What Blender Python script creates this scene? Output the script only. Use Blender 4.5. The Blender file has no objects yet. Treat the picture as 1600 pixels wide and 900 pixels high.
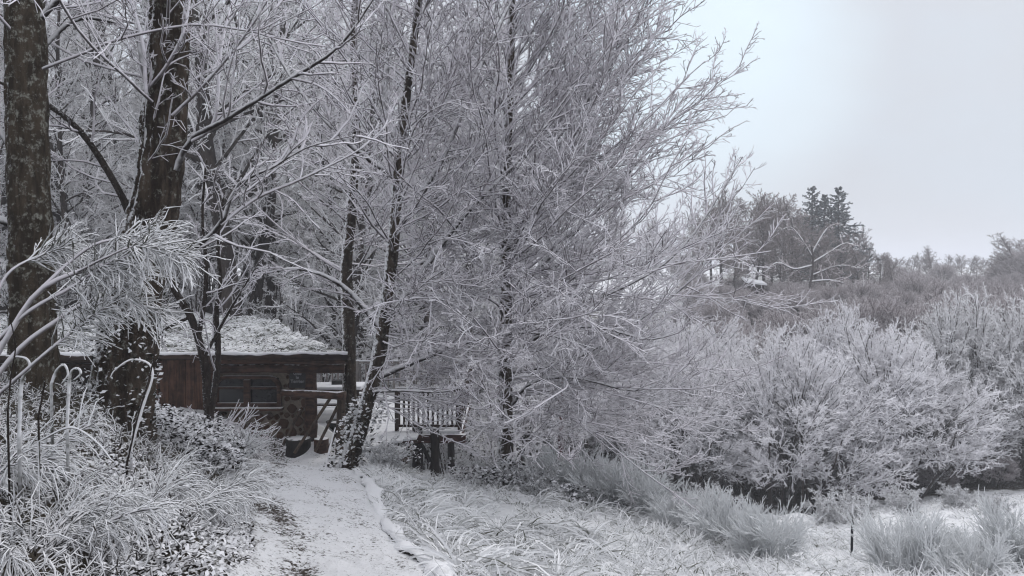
import bpy, math
import numpy as np
from math import radians, sin, cos, pi

# ------------------------------------------------------------------ camera, sky, sun, exposure
SC = bpy.context.scene
COL = SC.collection
F = 1232.0                                   # focal length in pixels of the 1600 wide frame
PITCH = radians(1.86)
EYE = np.array([0.0, 0.0, 0.0])              # the eye is the origin; the ground lies below it
cam_d = bpy.data.cameras.new('camera')
cam = bpy.data.objects.new('camera', cam_d); COL.objects.link(cam)
cam_d.sensor_width = 36.0; cam_d.lens = 36.0 * F / 1600.0
cam_d.clip_start = 0.05; cam_d.clip_end = 4000
cam.location = EYE; cam.rotation_euler = (radians(90) - PITCH, 0, 0)
SC.camera = cam
SUN_EL, SUN_ROT = radians(38), radians(40)   # pale bright patch of cloud up to the right

W = bpy.data.worlds.new('World'); SC.world = W; W.use_nodes = True
nt = W.node_tree; nt.nodes.clear()
def N(tree, typ, **kw):
    n = tree.nodes.new(typ)
    for k, v in kw.items(): setattr(n, k, v)
    return n
out = N(nt, 'ShaderNodeOutputWorld'); bg = N(nt, 'ShaderNodeBackground')
sky = N(nt, 'ShaderNodeTexSky', sky_type='NISHITA', sun_disc=False, sun_elevation=SUN_EL, sun_rotation=SUN_ROT)
tc = N(nt, 'ShaderNodeTexCoord'); sep = N(nt, 'ShaderNodeSeparateXYZ')
nt.links.new(tc.outputs['Generated'], sep.inputs[0])
# overcast cloud layer: pale grey near the horizon, brighter overhead (as an overcast sky is)
ramp = N(nt, 'ShaderNodeValToRGB')
ramp.color_ramp.elements[0].position = 0.0; ramp.color_ramp.elements[0].color = (0.645, 0.675, 0.73, 1)
ramp.color_ramp.elements[1].position = 1.0; ramp.color_ramp.elements[1].color = (1.22, 1.22, 1.275, 1)
e = ramp.color_ramp.elements.new(0.30); e.color = (0.665, 0.690, 0.745, 1)
nt.links.new(sep.outputs['Z'], ramp.inputs[0])
cl = N(nt, 'ShaderNodeTexNoise'); cl.inputs['Scale'].default_value = 2.3; cl.inputs['Detail'].default_value = 5; cl.inputs['Roughness'].default_value = 0.5
mpn = N(nt, 'ShaderNodeMapping'); mpn.inputs['Scale'].default_value = (1.0, 1.0, 1.8); mpn.inputs['Location'].default_value = (0.35, 0.1, 0.45)
nt.links.new(tc.outputs['Generated'], mpn.inputs[0]); nt.links.new(mpn.outputs[0], cl.inputs['Vector'])
mr = N(nt, 'ShaderNodeMapRange', interpolation_type='SMOOTHSTEP'); mr.inputs[1].default_value = 0.42; mr.inputs[2].default_value = 0.70; mr.inputs[4].default_value = 0.35
nt.links.new(cl.outputs['Fac'], mr.inputs[0])
mixc = N(nt, 'ShaderNodeMix', data_type='RGBA'); mixc.inputs[7].default_value = (0.70, 0.82, 0.95, 1)
nt.links.new(mr.outputs[0], mixc.inputs[0]); nt.links.new(ramp.outputs[0], mixc.inputs[6])
# the thinner bright patch of cloud
vm = N(nt, 'ShaderNodeVectorMath', operation='DOT_PRODUCT'); bd = np.array([0.225, 1.0, 0.25]); bd /= np.linalg.norm(bd)
vm.inputs[1].default_value = tuple(bd)
nrm = N(nt, 'ShaderNodeVectorMath', operation='NORMALIZE'); nt.links.new(tc.outputs['Generated'], nrm.inputs[0]); nt.links.new(nrm.outputs[0], vm.inputs[0])
mb = N(nt, 'ShaderNodeMapRange', interpolation_type='SMOOTHSTEP'); mb.inputs[1].default_value = 0.972; mb.inputs[2].default_value = 1.0; mb.inputs[4].default_value = 0.95
nt.links.new(vm.outputs['Value'], mb.inputs[0])
ml = N(nt, 'ShaderNodeMath', operation='MULTIPLY'); nt.links.new(mb.outputs[0], ml.inputs[0])
mr2 = N(nt, 'ShaderNodeMapRange', interpolation_type='SMOOTHSTEP'); mr2.inputs[1].default_value = 0.38; mr2.inputs[2].default_value = 0.60; mr2.inputs[3].default_value = 0.75
nt.links.new(cl.outputs['Fac'], mr2.inputs[0]); nt.links.new(mr2.outputs[0], ml.inputs[1])
mixb = N(nt, 'ShaderNodeMix', data_type='RGBA'); mixb.inputs[7].default_value = (0.84, 0.98, 1.08, 1)
nt.links.new(ml.outputs[0], mixb.inputs[0]); nt.links.new(mixc.outputs[2], mixb.inputs[6])
sc10 = N(nt, 'ShaderNodeVectorMath', operation='SCALE'); sc10.inputs['Scale'].default_value = 10.0
nt.links.new(mixb.outputs[2], sc10.inputs[0])
mixs = N(nt, 'ShaderNodeMix', data_type='RGBA'); mixs.inputs[0].default_value = 0.985
nt.links.new(sky.outputs[0], mixs.inputs[6]); nt.links.new(sc10.outputs[0], mixs.inputs[7])
nt.links.new(mixs.outputs[2], bg.inputs['Color']); bg.inputs['Strength'].default_value = 0.1
nt.links.new(bg.outputs[0], out.inputs[0])

sl = bpy.data.lights.new('sun', 'SUN'); sun = bpy.data.objects.new('sun', sl); COL.objects.link(sun)
sl.energy = 1.0; sl.angle = radians(25); sl.color = (1.0, 0.97, 0.93)
sun.rotation_euler = (radians(90) - SUN_EL, 0, -SUN_ROT + pi)
vs = SC.view_settings; vs.view_transform = 'Standard'; vs.look = 'None'; vs.gamma = 1; vs.use_curve_mapping = False; vs.exposure = 0.10
SC.render.engine = 'CYCLES'
SC.cycles.use_denoising = True; SC.cycles.denoiser = 'OPENIMAGEDENOISE'; SC.cycles.filter_width = 1.2; SC.cycles.max_bounces = 6; SC.cycles.diffuse_bounces = 4; SC.cycles.volume_bounces = 1

# ------------------------------------------------------------------ helpers
RNG = np.random.default_rng(7)
def P(px, py, d):
    """the world point at depth d that the photograph shows at (px, py)"""
    u = (px - 800) / F; v = (450 - py) / F
    dr = np.array([u, cos(PITCH) + v * sin(PITCH), -sin(PITCH) + v * cos(PITCH)])
    return EYE + dr * (d / dr[1])
def X(px, d): return (px - 800) / F * d

def hash2(ix, iy, s):
    h = (ix * 374761393 + iy * 668265263 + s * 1442695041) & 0xffffffff
    h = ((h ^ (h >> 13)) * 1274126177) & 0xffffffff
    return ((h ^ (h >> 16)) & 0xffff) / 65535.0
def vnoise(x, y, s=0):
    x = np.asarray(x, float); y = np.asarray(y, float)
    ix = np.floor(x).astype(np.int64); iy = np.floor(y).astype(np.int64); fx = x - ix; fy = y - iy
    fx = fx * fx * (3 - 2 * fx); fy = fy * fy * (3 - 2 * fy)
    return ((hash2(ix, iy, s) * (1 - fx) + hash2(ix + 1, iy, s) * fx) * (1 - fy)
            + (hash2(ix, iy + 1, s) * (1 - fx) + hash2(ix + 1, iy + 1, s) * fx) * fy) * 2 - 1
def fbm(x, y, s=0, o=4):
    t = 0; a = 1.0; f = 1.0
    for k in range(o): t = t + a * vnoise(x * f, y * f, s + k * 17); a *= .5; f *= 2.03
    return t
def unit(v): return v / np.maximum(np.linalg.norm(v, axis=-1, keepdims=True), 1e-9)

class MB:
    """collects vertices and faces; build() links them as ONE mesh object"""
    def __init__(s): s.v = []; s.q = []; s.t = []; s.n = 0
    def add(s, v, q=None, t=None):
        v = np.asarray(v, np.float32).reshape(-1, 3)
        if q is not None and len(q): s.q.append(np.asarray(q, np.int64).reshape(-1, 4) + s.n)
        if t is not None and len(t): s.t.append(np.asarray(t, np.int64).reshape(-1, 3) + s.n)
        s.v.append(v); s.n += len(v); return s
    def tubes(s, pts, r, k=3, caps=False):
        pts = np.asarray(pts, float); r = np.asarray(r, float)
        if pts.ndim == 2: pts = pts[None]; r = np.broadcast_to(r, pts.shape[1])[None]
        n, m, _ = pts.shape
        r = np.broadcast_to(r, (n, m))
        tan = np.empty_like(pts); tan[:, 1:-1] = pts[:, 2:] - pts[:, :-2]; tan[:, 0] = pts[:, 1] - pts[:, 0]; tan[:, -1] = pts[:, -1] - pts[:, -2]
        tan = unit(tan)
        mean = unit(pts[:, -1] - pts[:, 0])
        ref = np.where(np.abs(mean[:, 2:3]) > .8, np.array([[1., 0, 0]]), np.array([[0, 0, 1.]]))[:, None, :]
        U = unit(np.cross(np.broadcast_to(ref, tan.shape), tan)); V = np.cross(tan, U)
        a = np.arange(k) * 2 * pi / k + pi / 2
        ring = pts[:, :, None] + r[:, :, None, None] * (np.cos(a)[None, None, :, None] * U[:, :, None] + np.sin(a)[None, None, :, None] * V[:, :, None])
        base = (np.arange(n) * m * k)[:, None, None] + (np.arange(m - 1) * k)[None, :, None]
        j = np.arange(k); j2 = (j + 1) % k
        q = np.stack([base + j, base + j2, base + j2 + k, base + j + k], -1)
        s.add(ring.reshape(-1, 3), q.reshape(-1, 4))
        if caps:
            for i in range(n):
                b = s.n - n * m * k + i * m * k
                for o, fl in ((b, True), (b + (m - 1) * k, False)):
                    t = [[o, o + (q_ + 1 if not fl else q_ + 2), o + (q_ + 2 if not fl else q_ + 1)] for q_ in range(k - 2)]
                    s.t.append(np.array(t, np.int64))
        return s
    def box(s, c, size, rz=0, jit=0):
        h = np.array(size) / 2.0
        v = np.array([[x, y, z] for z in (-1, 1) for y in (-1, 1) for x in (-1, 1)], float) * h
        if jit: v += RNG.normal(0, jit, v.shape)
        R = np.array([[cos(rz), -sin(rz), 0], [sin(rz), cos(rz), 0], [0, 0, 1]])
        v = v @ R.T + np.array(c)
        return s.add(v, [[0, 2, 3, 1], [4, 5, 7, 6], [0, 1, 5, 4], [2, 6, 7, 3], [0, 4, 6, 2], [1, 3, 7, 5]])
    def mesh(s, name, mats, smooth=True):
        me = bpy.data.meshes.new(name)
        v = np.concatenate(s.v); q = np.concatenate(s.q) if s.q else np.zeros((0, 4), np.int64); t = np.concatenate(s.t) if s.t else np.zeros((0, 3), np.int64)
        me.vertices.add(len(v)); me.vertices.foreach_set('co', v.astype(np.float32).ravel())
        me.loops.add(len(q) * 4 + len(t) * 3); me.loops.foreach_set('vertex_index', np.concatenate([q.ravel(), t.ravel()]).astype(np.int32))
        me.polygons.add(len(q) + len(t))
        st = np.concatenate([np.arange(len(q)) * 4, len(q) * 4 + np.arange(len(t)) * 3]).astype(np.int32)
        me.polygons.foreach_set('loop_start', st)
        me.polygons.foreach_set('use_smooth', np.full(len(q) + len(t), smooth, dtype=bool))
        me.update(calc_edges=True)
        for m in (mats if isinstance(mats, (list, tuple)) else [mats]): me.materials.append(m)
        return me
    def build(s, name, mat, parent=None, loc=None, smooth=True, bevel=0):
        o = bpy.data.objects.new(name, s.mesh(name, mat, smooth)); COL.objects.link(o)
        if parent is not None: o.parent = parent
        if loc is not None: o.location = loc
        if bevel:
            b = o.modifiers.new('bevel', 'BEVEL'); b.width = bevel; b.segments = 2; b.limit_method = 'ANGLE'
        return o

def tag(o, label=None, cat=None, group=None, kind=None):
    for k, v in (('label', label), ('category', cat), ('group', group), ('kind', kind)):
        if v: o[k] = v
    return o
def thing(name, label, cat, loc=(0, 0, 0), rz=0, group=None):
    o = bpy.data.objects.new(name, None); COL.objects.link(o); o.location = loc; o.rotation_euler = (0, 0, rz); o.empty_display_size = .2
    return tag(o, label, cat, group)
def dup(root, loc, rz=0, scale=1, label=None, group=None, cat=None, mat=None, name=None):
    r = root.copy()
    if name: r.name = name
    COL.objects.link(r); r.location = loc; r.rotation_euler = (0, 0, rz)
    r.scale = (scale,) * 3 if np.isscalar(scale) else scale
    tag(r, label, cat, group)
    if mat: override(r, mat)
    for ch in KIDS.get(root.name, []):
        c = ch.copy(); COL.objects.link(c); c.parent = r
        if mat: override(c, mat)
    return r
KIDS = {}
def override(o, mat):
    if o.type != 'MESH': return
    for i, s in enumerate(o.material_slots):
        m = mat.get(s.material.name)
        if m: s.link = 'OBJECT'; s.material = m

# ------------------------------------------------------------------ materials
class MT:
    def __init__(s, name, rough=.9, spec=.2):
        s.m = bpy.data.materials.new(name); s.m.use_nodes = True; s.t = s.m.node_tree
        s.b = s.t.nodes['Principled BSDF']; s.b.inputs['Roughness'].default_value = rough; s.b.inputs['Specular IOR Level'].default_value = spec
        s.tc = N(s.t, 'ShaderNodeTexCoord'); s.geo = None
    def link(s, a, b): s.t.links.new(a, b)
    def noise(s, scale, detail=4, rough=.55, stretch=None, coord='Object', dist=0):
        n = N(s.t, 'ShaderNodeTexNoise'); n.inputs['Scale'].default_value = scale; n.inputs['Detail'].default_value = detail; n.inputs['Roughness'].default_value = rough; n.inputs['Distortion'].default_value = dist
        src = s.tc.outputs[coord]
        if stretch:
            mp = N(s.t, 'ShaderNodeMapping'); mp.inputs['Scale'].default_value = stretch; s.link(src, mp.inputs[0]); src = mp.outputs[0]
        s.link(src, n.inputs['Vector']); return n.outputs['Fac']
    def rng(s, v, a, b, lo=0, hi=1):
        m = N(s.t, 'ShaderNodeMapRange', interpolation_type='SMOOTHSTEP'); s.link(v, m.inputs[0])
        for i, x in zip((1, 2, 3, 4), (a, b, lo, hi)): m.inputs[i].default_value = x
        return m.outputs[0]
    def math(s, op, a, b):
        m = N(s.t, 'ShaderNodeMath', operation=op)
        for i, x in enumerate((a, b)):
            if hasattr(x, 'links') or isinstance(x, bpy.types.NodeSocket): s.link(x, m.inputs[i])
            else: m.inputs[i].default_value = x
        return m.outputs[0]
    def mix(s, f, a, b):
        m = N(s.t, 'ShaderNodeMix', data_type='RGBA')
        for i, x in ((0, f), (6, a), (7, b)):
            if isinstance(x, bpy.types.NodeSocket): s.link(x, m.inputs[i])
            else: m.inputs[i].default_value = x if i == 0 else tuple(x) + (1,)
        return m.outputs[2]
    def ndot(s, d):
        if s.geo is None: s.geo = N(s.t, 'ShaderNodeNewGeometry')
        v = N(s.t, 'ShaderNodeVectorMath', operation='DOT_PRODUCT'); v.inputs[1].default_value = d; s.link(s.geo.outputs['Normal'], v.inputs[0]); return v.outputs['Value']
    def color(s, c):
        if isinstance(c, bpy.types.NodeSocket): s.link(c, s.b.inputs['Base Color'])
        else: s.b.inputs['Base Color'].default_value = tuple(c) + (1,)
    def bump(s, h, st=.5, dist=.02):
        b = N(s.t, 'ShaderNodeBump'); b.inputs['Strength'].default_value = st; b.inputs['Distance'].default_value = dist; s.link(h, b.inputs['Height']); s.link(b.outputs[0], s.b.inputs['Normal'])

SNOW = (.80, .805, .83)
def twig_mat(name, bark, frost=SNOW, bias=0.0, soft=.45, nscale=6, namp=1.0, frost2=None):
    """thin wood carrying frost: white on its upper faces, bark showing on the under faces"""
    m = MT(name, .95, .1); z = m.ndot((0, 0, 1))
    n = m.noise(nscale, 3); v = m.math('ADD', z, m.math('MULTIPLY', m.math('SUBTRACT', n, .5), namp))
    f = m.rng(v, -bias - soft, -bias + soft)
    fr = frost if frost2 is None else m.mix(m.rng(m.noise(nscale * .25, 2), .35, .65), frost, frost2)
    m.color(m.mix(f, bark, fr)); return m.m
def bark_mat(name, dark=(.022, .016, .012), mid=(.06, .045, .033), lichen=(.22, .23, .20), snowdir=(-.75, -.1, .65), bias=.62, lich=.62, sc=1.0):
    m = MT(name, .95, .15)
    g = m.noise(9 * sc, 6, .65, (1, 1, .22), dist=.6); fine = m.noise(40 * sc, 4, .6, (1, 1, .6))
    c = m.mix(m.rng(g, .38, .66), dark, mid)
    l = m.math('MULTIPLY', m.rng(m.noise(11 * sc, 5, .7), lich - .04, lich + .08), m.rng(fine, .35, .6)); c = m.mix(l, c, lichen)
    v = m.math('ADD', m.ndot(snowdir), m.math('MULTIPLY', m.math('SUBTRACT', m.noise(16 * sc, 6, .75), .5), 2.2))
    c = m.mix(m.rng(v, bias, bias + .22), c, SNOW); m.color(c)
    m.bump(m.math('ADD', g, m.math('MULTIPLY', fine, .5)), .9, .05); return m.m

M = {}
M['twig'] = twig_mat('frosted_twig', (.075, .066, .066), (.84, .825, .865), bias=.42, frost2=(.77, .74, .785))
M['twig_dark'] = twig_mat('frosted_branch', (.026, .021, .020), (.76, .755, .775), bias=.12, nscale=9, namp=1.5)
M['twig_far'] = twig_mat('frosted_far_twig', (.13, .115, .115), (.88, .875, .895), bias=.55, nscale=4, namp=1.3)
M['twig_alder'] = twig_mat('frosted_alder_twig', (.13, .108, .106), (.90, .89, .92), bias=.95, nscale=1.6, namp=1.8)
M['twig_brown'] = twig_mat('brown_far_twig', (.12, .094, .09), (.46, .42, .42), bias=-.30, nscale=2)
M['twig_pink'] = twig_mat('rosy_scrub_twig', (.21, .172, .172), (.66, .62, .64), bias=.15, nscale=2)
M['broom'] = twig_mat('hoarfrost_broom', (.075, .075, .06), (.83, .835, .86), bias=.26, nscale=14, namp=1.5)
M['tangle'] = twig_mat('snowy_tangle', (.05, .042, .036), (.80, .80, .82), bias=.05, nscale=12, namp=1.6)
M['broom_blue'] = twig_mat('hoarfrost_grey_broom', (.17, .18, .175), (.80, .815, .83), bias=.75, nscale=5)
M['grass'] = twig_mat('frosted_grass', (.11, .115, .075), (.82, .825, .84), bias=.42, nscale=7, namp=1.6)
M['leaf'] = twig_mat('snowy_leaf', (.018, .020, .012), (.82, .825, .85), bias=-.30, nscale=14, namp=1.5, soft=.2)
M['litter'] = twig_mat('snowy_leaf_litter', (.020, .015, .012), (.80, .80, .83), bias=-.45, nscale=12, namp=1.8, soft=.2)
M['needle'] = twig_mat('conifer_needle', (.022, .034, .034), (.30, .34, .36), bias=-.75, nscale=2)
M['bark'] = bark_mat('dark_rough_bark', (.022, .016, .012), (.075, .056, .042), (.21, .21, .185), bias=.48, lich=.57)
M['bark_lichen'] = bark_mat('lichen_bark', (.035, .027, .020), (.085, .066, .048), (.27, .27, .235), bias=.66, lich=.54)
M['bark_thin'] = bark_mat('thin_tree_bark', (.025, .019, .016), (.06, .048, .042), (.22, .22, .2), snowdir=(-.5, -.2, .8), bias=.50, sc=2.0)
M['bark_far'] = bark_mat('far_bark', (.035, .029, .027), (.075, .062, .056), (.2, .2, .19), bias=.75, sc=.7)

def ground_mat():
    m = MT('snowy_ground', .95, .2)
    at = N(m.t, 'ShaderNodeAttribute', attribute_name='bare')
    a = m.noise(18, 6, .7); b = m.noise(1.7, 4, .6); c = m.noise(60, 3, .6)
    v = m.math('ADD', m.math('ADD', a, m.math('MULTIPLY', b, .5)), m.math('MULTIPLY', at.outputs['Fac'], .34))
    dirt = m.mix(m.rng(c, .35, .65), (.018, .014, .011), (.07, .058, .04))
    snow = m.mix(m.rng(m.noise(.7, 3), .3, .7), (.80, .805, .83), (.72, .73, .745))
    m.color(m.mix(m.rng(v, .90, .97), snow, dirt)); m.bump(m.math('ADD', a, m.math('MULTIPLY', c, .4)), .6, .03); return m.m
M['ground'] = ground_mat()
def path_mat():
    m = MT('trodden_snow', .95, .2)
    at = N(m.t, 'ShaderNodeAttribute', attribute_name='bare')
    a = m.noise(24, 7, .74, dist=.4); b = m.noise(2.2, 3, .6); c = m.noise(50, 3)
    v = m.math('ADD', m.math('ADD', a, m.math('MULTIPLY', b, .35)), m.math('MULTIPLY', at.outputs['Fac'], .17))
    dirt = m.mix(m.rng(c, .35, .65), (.022, .017, .014), (.075, .058, .045))
    m.color(m.mix(m.rng(v, .735, .82), (.80, .805, .83), dirt)); m.bump(m.math('ADD', a, m.math('MULTIPLY', c, .5)), .8, .03); return m.m
M['path'] = path_mat()
def wood_mat(name, c0, c1, stretch=(1, 1, .08), sc=14, snow=None, rough=.8):
    m = MT(name, rough, .25); g = m.noise(sc, 6, .65, stretch, dist=.5); k = m.noise(sc * .35, 3, .6)
    c = m.mix(m.rng(m.math('ADD', g, m.math('MULTIPLY', m.math('SUBTRACT', k, .5), .7)), .3, .72), c0, c1)
    if snow is not None:
        v = m.math('ADD', m.ndot((0, 0, 1)), m.math('MULTIPLY', m.math('SUBTRACT', m.noise(9, 4), .5), .7)); c = m.mix(m.rng(v, snow, snow + .2), c, SNOW)
    m.color(c); m.bump(g, .6, .015); return m.m
M['board'] = wood_mat('rough_red_board', (.035, .018, .012), (.13, .068, .046))
M['board_dark'] = wood_mat('dark_board', (.016, .011, .009), (.055, .036, .028), (.08, 1, 1))
M['log'] = wood_mat('weathered_log', (.022, .012, .009), (.09, .05, .036), (.06, 1, 1), sc=16, snow=.75)
M['post'] = wood_mat('weathered_post', (.03, .022, .017), (.11, .078, .058), (1, 1, .06), sc=20, snow=.75)
M['black_post'] = wood_mat('blackened_post', (.006, .005, .005), (.022, .018, .016), (1, 1, .08), sc=16, snow=.8)
M['deckwood'] = wood_mat('dark_deck_wood', (.022, .015, .013), (.07, .046, .038), (1, 1, .08), sc=16, snow=.8)
M['pale_wood'] = wood_mat('silvered_wood', (.12, .11, .105), (.27, .25, .24), (1, 1, .08), sc=16, snow=.8)
M['redwood'] = wood_mat('red_brown_beam', (.03, .015, .013), (.085, .042, .036), (.06, 1, 1), sc=16, snow=.7)
def round_mat():
    m = MT('log_end_grain', .85, .2)
    oi = N(m.t, 'ShaderNodeObjectInfo')
    w = N(m.t, 'ShaderNodeTexWave', wave_type='RINGS', rings_direction='Y'); w.inputs['Scale'].default_value = 5; w.inputs['Distortion'].default_value = 2.5; w.inputs['Detail'].default_value = 2
    m.link(m.tc.outputs['Object'], w.inputs['Vector'])
    c = m.mix(m.math('MULTIPLY', w.outputs['Fac'], .5), (.105, .058, .036), (.055, .03, .02))
    c = m.mix(m.math('MULTIPLY', oi.outputs['Random'], .7), c, (.03, .016, .011)); m.color(c); m.bump(w.outputs['Fac'], .3, .01); return m.m
M['round'] = round_mat()
def simple(name, c, rough=.8, spec=.3, c2=None, sc=12, bump=.3):
    m = MT(name, rough, spec)
    if c2: n = m.noise(sc, 5, .6); m.color(m.mix(m.rng(n, .35, .65), c, c2)); m.bump(n, bump, .02)
    else: m.color(c)
    return m.m
M['mortar'] = simple('lime_mortar', (.22, .185, .15), c2=(.15, .125, .10), sc=16)
M['glass'] = simple('dark_window_glass', (.010, .011, .013), .04, .45)
M['slate'] = simple('slate', (.018, .018, .02), .7, c2=(.03, .03, .033))
M['chalk'] = simple('chalk_lettering', (.26, .26, .27), .9)
M['iron'] = simple('black_iron', (.008, .008, .009), .5, .4, c2=(.018, .017, .016))
M['snow'] = simple('fresh_snow', SNOW, .95, .2, c2=(.76, .77, .80), sc=9, bump=.6)
M['reed'] = simple('dark_post_metal', (.012, .013, .02), .6)
M['redpost'] = wood_mat('red_brown_post', (.03, .008, .010), (.085, .025, .028), (1, 1, .08), sc=20, snow=.7)
M['stone'] = simple('dark_stone', (.02, .02, .022), .9, c2=(.05, .05, .05))

# ------------------------------------------------------------------ terrain
CT = []
def cp(px, py, d): p = P(px, py, d); CT.append((p[0], p[1], p[2]))
def cx(x, y, z): CT.append((x, y, z))
cx(0, 0, -1.65); cx(-1.2, 3, -2.05); cx(2, 1, -1.9); cx(-2.2, 1.0, -1.5); cx(-4, 2, -1.2); cx(5, 2, -2.3)
cp(545, 900, 6.3); cp(430, 900, 6.2); cp(680, 895, 6.3); cp(500, 783, 10); cp(450, 712, 16.6); cp(540, 712, 16.6); cp(380, 725, 15); cp(470, 735, 14); cp(575, 752, 12)
cp(190, 655, 9.5); cp(45, 610, 9); cp(330, 705, 13); cp(380, 720, 12.6); cp(250, 720, 9.5); cp(330, 850, 6.0)
cx(-3.3, 4.2, -1.55); cx(-5, 6.5, -1.35); cx(-8, 9, -1.2); cx(-14, 12, -1.0)
cp(240, 645, 16); cp(330, 668, 16); cp(390, 712, 16.2); cp(440, 712, 16.4); cp(90, 605, 16); cp(-150, 590, 16); cp(0, 505, 25.5); cp(400, 520, 26); cp(-300, 500, 25); cp(520, 640, 26)
cp(430, 500, 40); cp(0, 470, 40); cp(200, 440, 62); cp(-400, 460, 45); cp(600, 560, 40); cp(600, 480, 65)
cp(600, 725, 16.5); cp(690, 765, 18); cp(792, 768, 16); cp(900, 795, 17); cp(700, 805, 11); cp(850, 885, 8.5); cp(1000, 885, 9); cp(1200, 893, 9.8)
cp(1040, 800, 15); cp(1337, 880, 13); cp(1500, 905, 10); cp(1650, 900, 9.5); cp(1337, 810, 22); cp(1500, 785, 26); cp(1600, 780, 26); cp(1250, 805, 28); cp(1100, 790, 27); cp(1800, 800, 24)
cp(640, 730, 24); cp(760, 730, 26); cp(900, 740, 28); cx(13, 40, -9.8); cx(25, 40, -9.6); cx(0, 40, -9.0); cx(8, 50, -9)
cp(1150, 530, 60); cp(1300, 510, 60); cp(1500, 510, 62); cp(1000, 540, 60); cp(850, 540, 60); cp(1180, 478, 76); cp(1258, 482, 76); cp(1400, 465, 90); cp(1600, 470, 90); cp(1050, 445, 80)
cp(1400, 440, 130); cp(1600, 440, 150); cp(900, 430, 150); cp(500, 430, 150); cp(0, 430, 150); cp(1450, 418, 220); cp(1900, 430, 200)
for a in range(-70, 71, 20): cx(600 * sin(radians(a)), 600 * cos(radians(a)), -2.5)
for a in (-150, -110, 110, 150, 180): cx(60 * sin(radians(a)), 60 * cos(radians(a)), -1.0)
CT = np.array(CT)
def warp(x, y):
    r = np.abs(y) + 4.0
    return x / r * 2.2, np.where(y >= 0, np.log(r), 2 * math.log(4) - np.log(r)) * 1.6
ca, cb = warp(CT[:, 0], CT[:, 1])
K = np.sqrt((ca[:, None] - ca) ** 2 + (cb[:, None] - cb) ** 2 + .01)
n = len(CT); A = np.zeros((n + 3, n + 3)); A[:n, :n] = K - 1e-3 * np.eye(n) * -1
A[:n, n] = 1; A[:n, n + 1] = ca; A[:n, n + 2] = cb; A[n:, :n] = A[:n, n:].T
WT = np.linalg.solve(A, np.concatenate([CT[:, 2], np.zeros(3)]))
PATHC = [(-.6, 0, 1.3), (-.98, 3, 1.4), (-1.42, 6.3, 1.62), (-2.6, 10, 1.75), (-3.75, 13.5, 2.0), (-4.3, 16, 2.5), (-4.5, 17.2, 2.7)]   # x, y, width
PC = np.array(PATHC)
def path_c(y): return np.interp(y, PC[:, 1], PC[:, 0]), np.interp(y, PC[:, 1], PC[:, 2])
def zg(x, y, rough=True):
    x = np.asarray(x, float); y = np.asarray(y, float); sh = np.broadcast(x, y).shape
    x = np.broadcast_to(x, sh).ravel(); y = np.broadcast_to(y, sh).ravel()
    a, b = warp(x, y); o = np.empty(len(x))
    for i in range(0, len(x), 20000):
        s = slice(i, i + 20000)
        o[s] = np.sqrt((a[s, None] - ca) ** 2 + (b[s, None] - cb) ** 2 + .01) @ WT[:n] + WT[n] + WT[n + 1] * a[s] + WT[n + 2] * b[s]
    if rough:
        c, w = path_c(y); on = np.clip((np.abs(x - c) - w / 2) / .3, 0, 1); on = np.where((y > 17.5), 1, on)
        o += on * (fbm(x * .8, y * .8, 3) * .05 + fbm(x * 4, y * 4, 5, 3) * .018) * np.clip(y / 4, .3, 3)
    return o.reshape(sh) if sh else float(o[0])
def G(px, d): x = X(px, d); return np.array([x, d, float(zg(x, d))])

ys = np.concatenate([np.linspace(-60, 0, 24)[:-1], np.linspace(0, 20, 180)[:-1], 20 * np.exp(np.linspace(0, math.log(2000 / 20), 110))])
us = np.linspace(-1, 1, 230); us = us * .75 + .25 * us ** 3
XX = us[None, :] * (2.0 * (np.abs(ys) + 4))[:, None]; YY = np.repeat(ys[:, None], len(us), 1)
ZZ = zg(XX, YY)
g = MB(); ii = np.arange(len(ys) - 1)[:, None] * len(us) + np.arange(len(us) - 1)[None]
g.add(np.stack([XX, YY, ZZ], -1), np.stack([ii, ii + 1, ii + 1 + len(us), ii + len(us)], -1))
ground = tag(g.build('ground', M['ground']), kind='structure')
bare = .75 * np.clip((path_c(YY)[0] - path_c(YY)[1] * .5 - XX) / .4, 0, 1) * np.clip((13 - YY) / 3, 0, 1) * (YY > 0) + np.clip(1.2 - np.hypot((XX + 2.6) / 1.6, (YY - 4.6) / 2.2), 0, 1) + np.clip(1.1 - np.hypot((XX + 4.6) / 1.2, (YY - 12.2) / 2.0), 0, 1) + .8 * np.clip(1.3 - np.hypot((XX - .5) / 2.2, (YY - 16.0) / 2.5), 0, 1)
bare += (.30 + .4 * (YY > 46)) * ((YY > 24) & (YY < 70) & (XX > -2)) + .6 * ((YY > 30) & (YY < 170) & (XX > .265 * YY))
at = ground.data.attributes.new('bare', 'FLOAT', 'POINT'); at.data.foreach_set('value', np.clip(bare, 0, 1).astype(np.float32).ravel())

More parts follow.
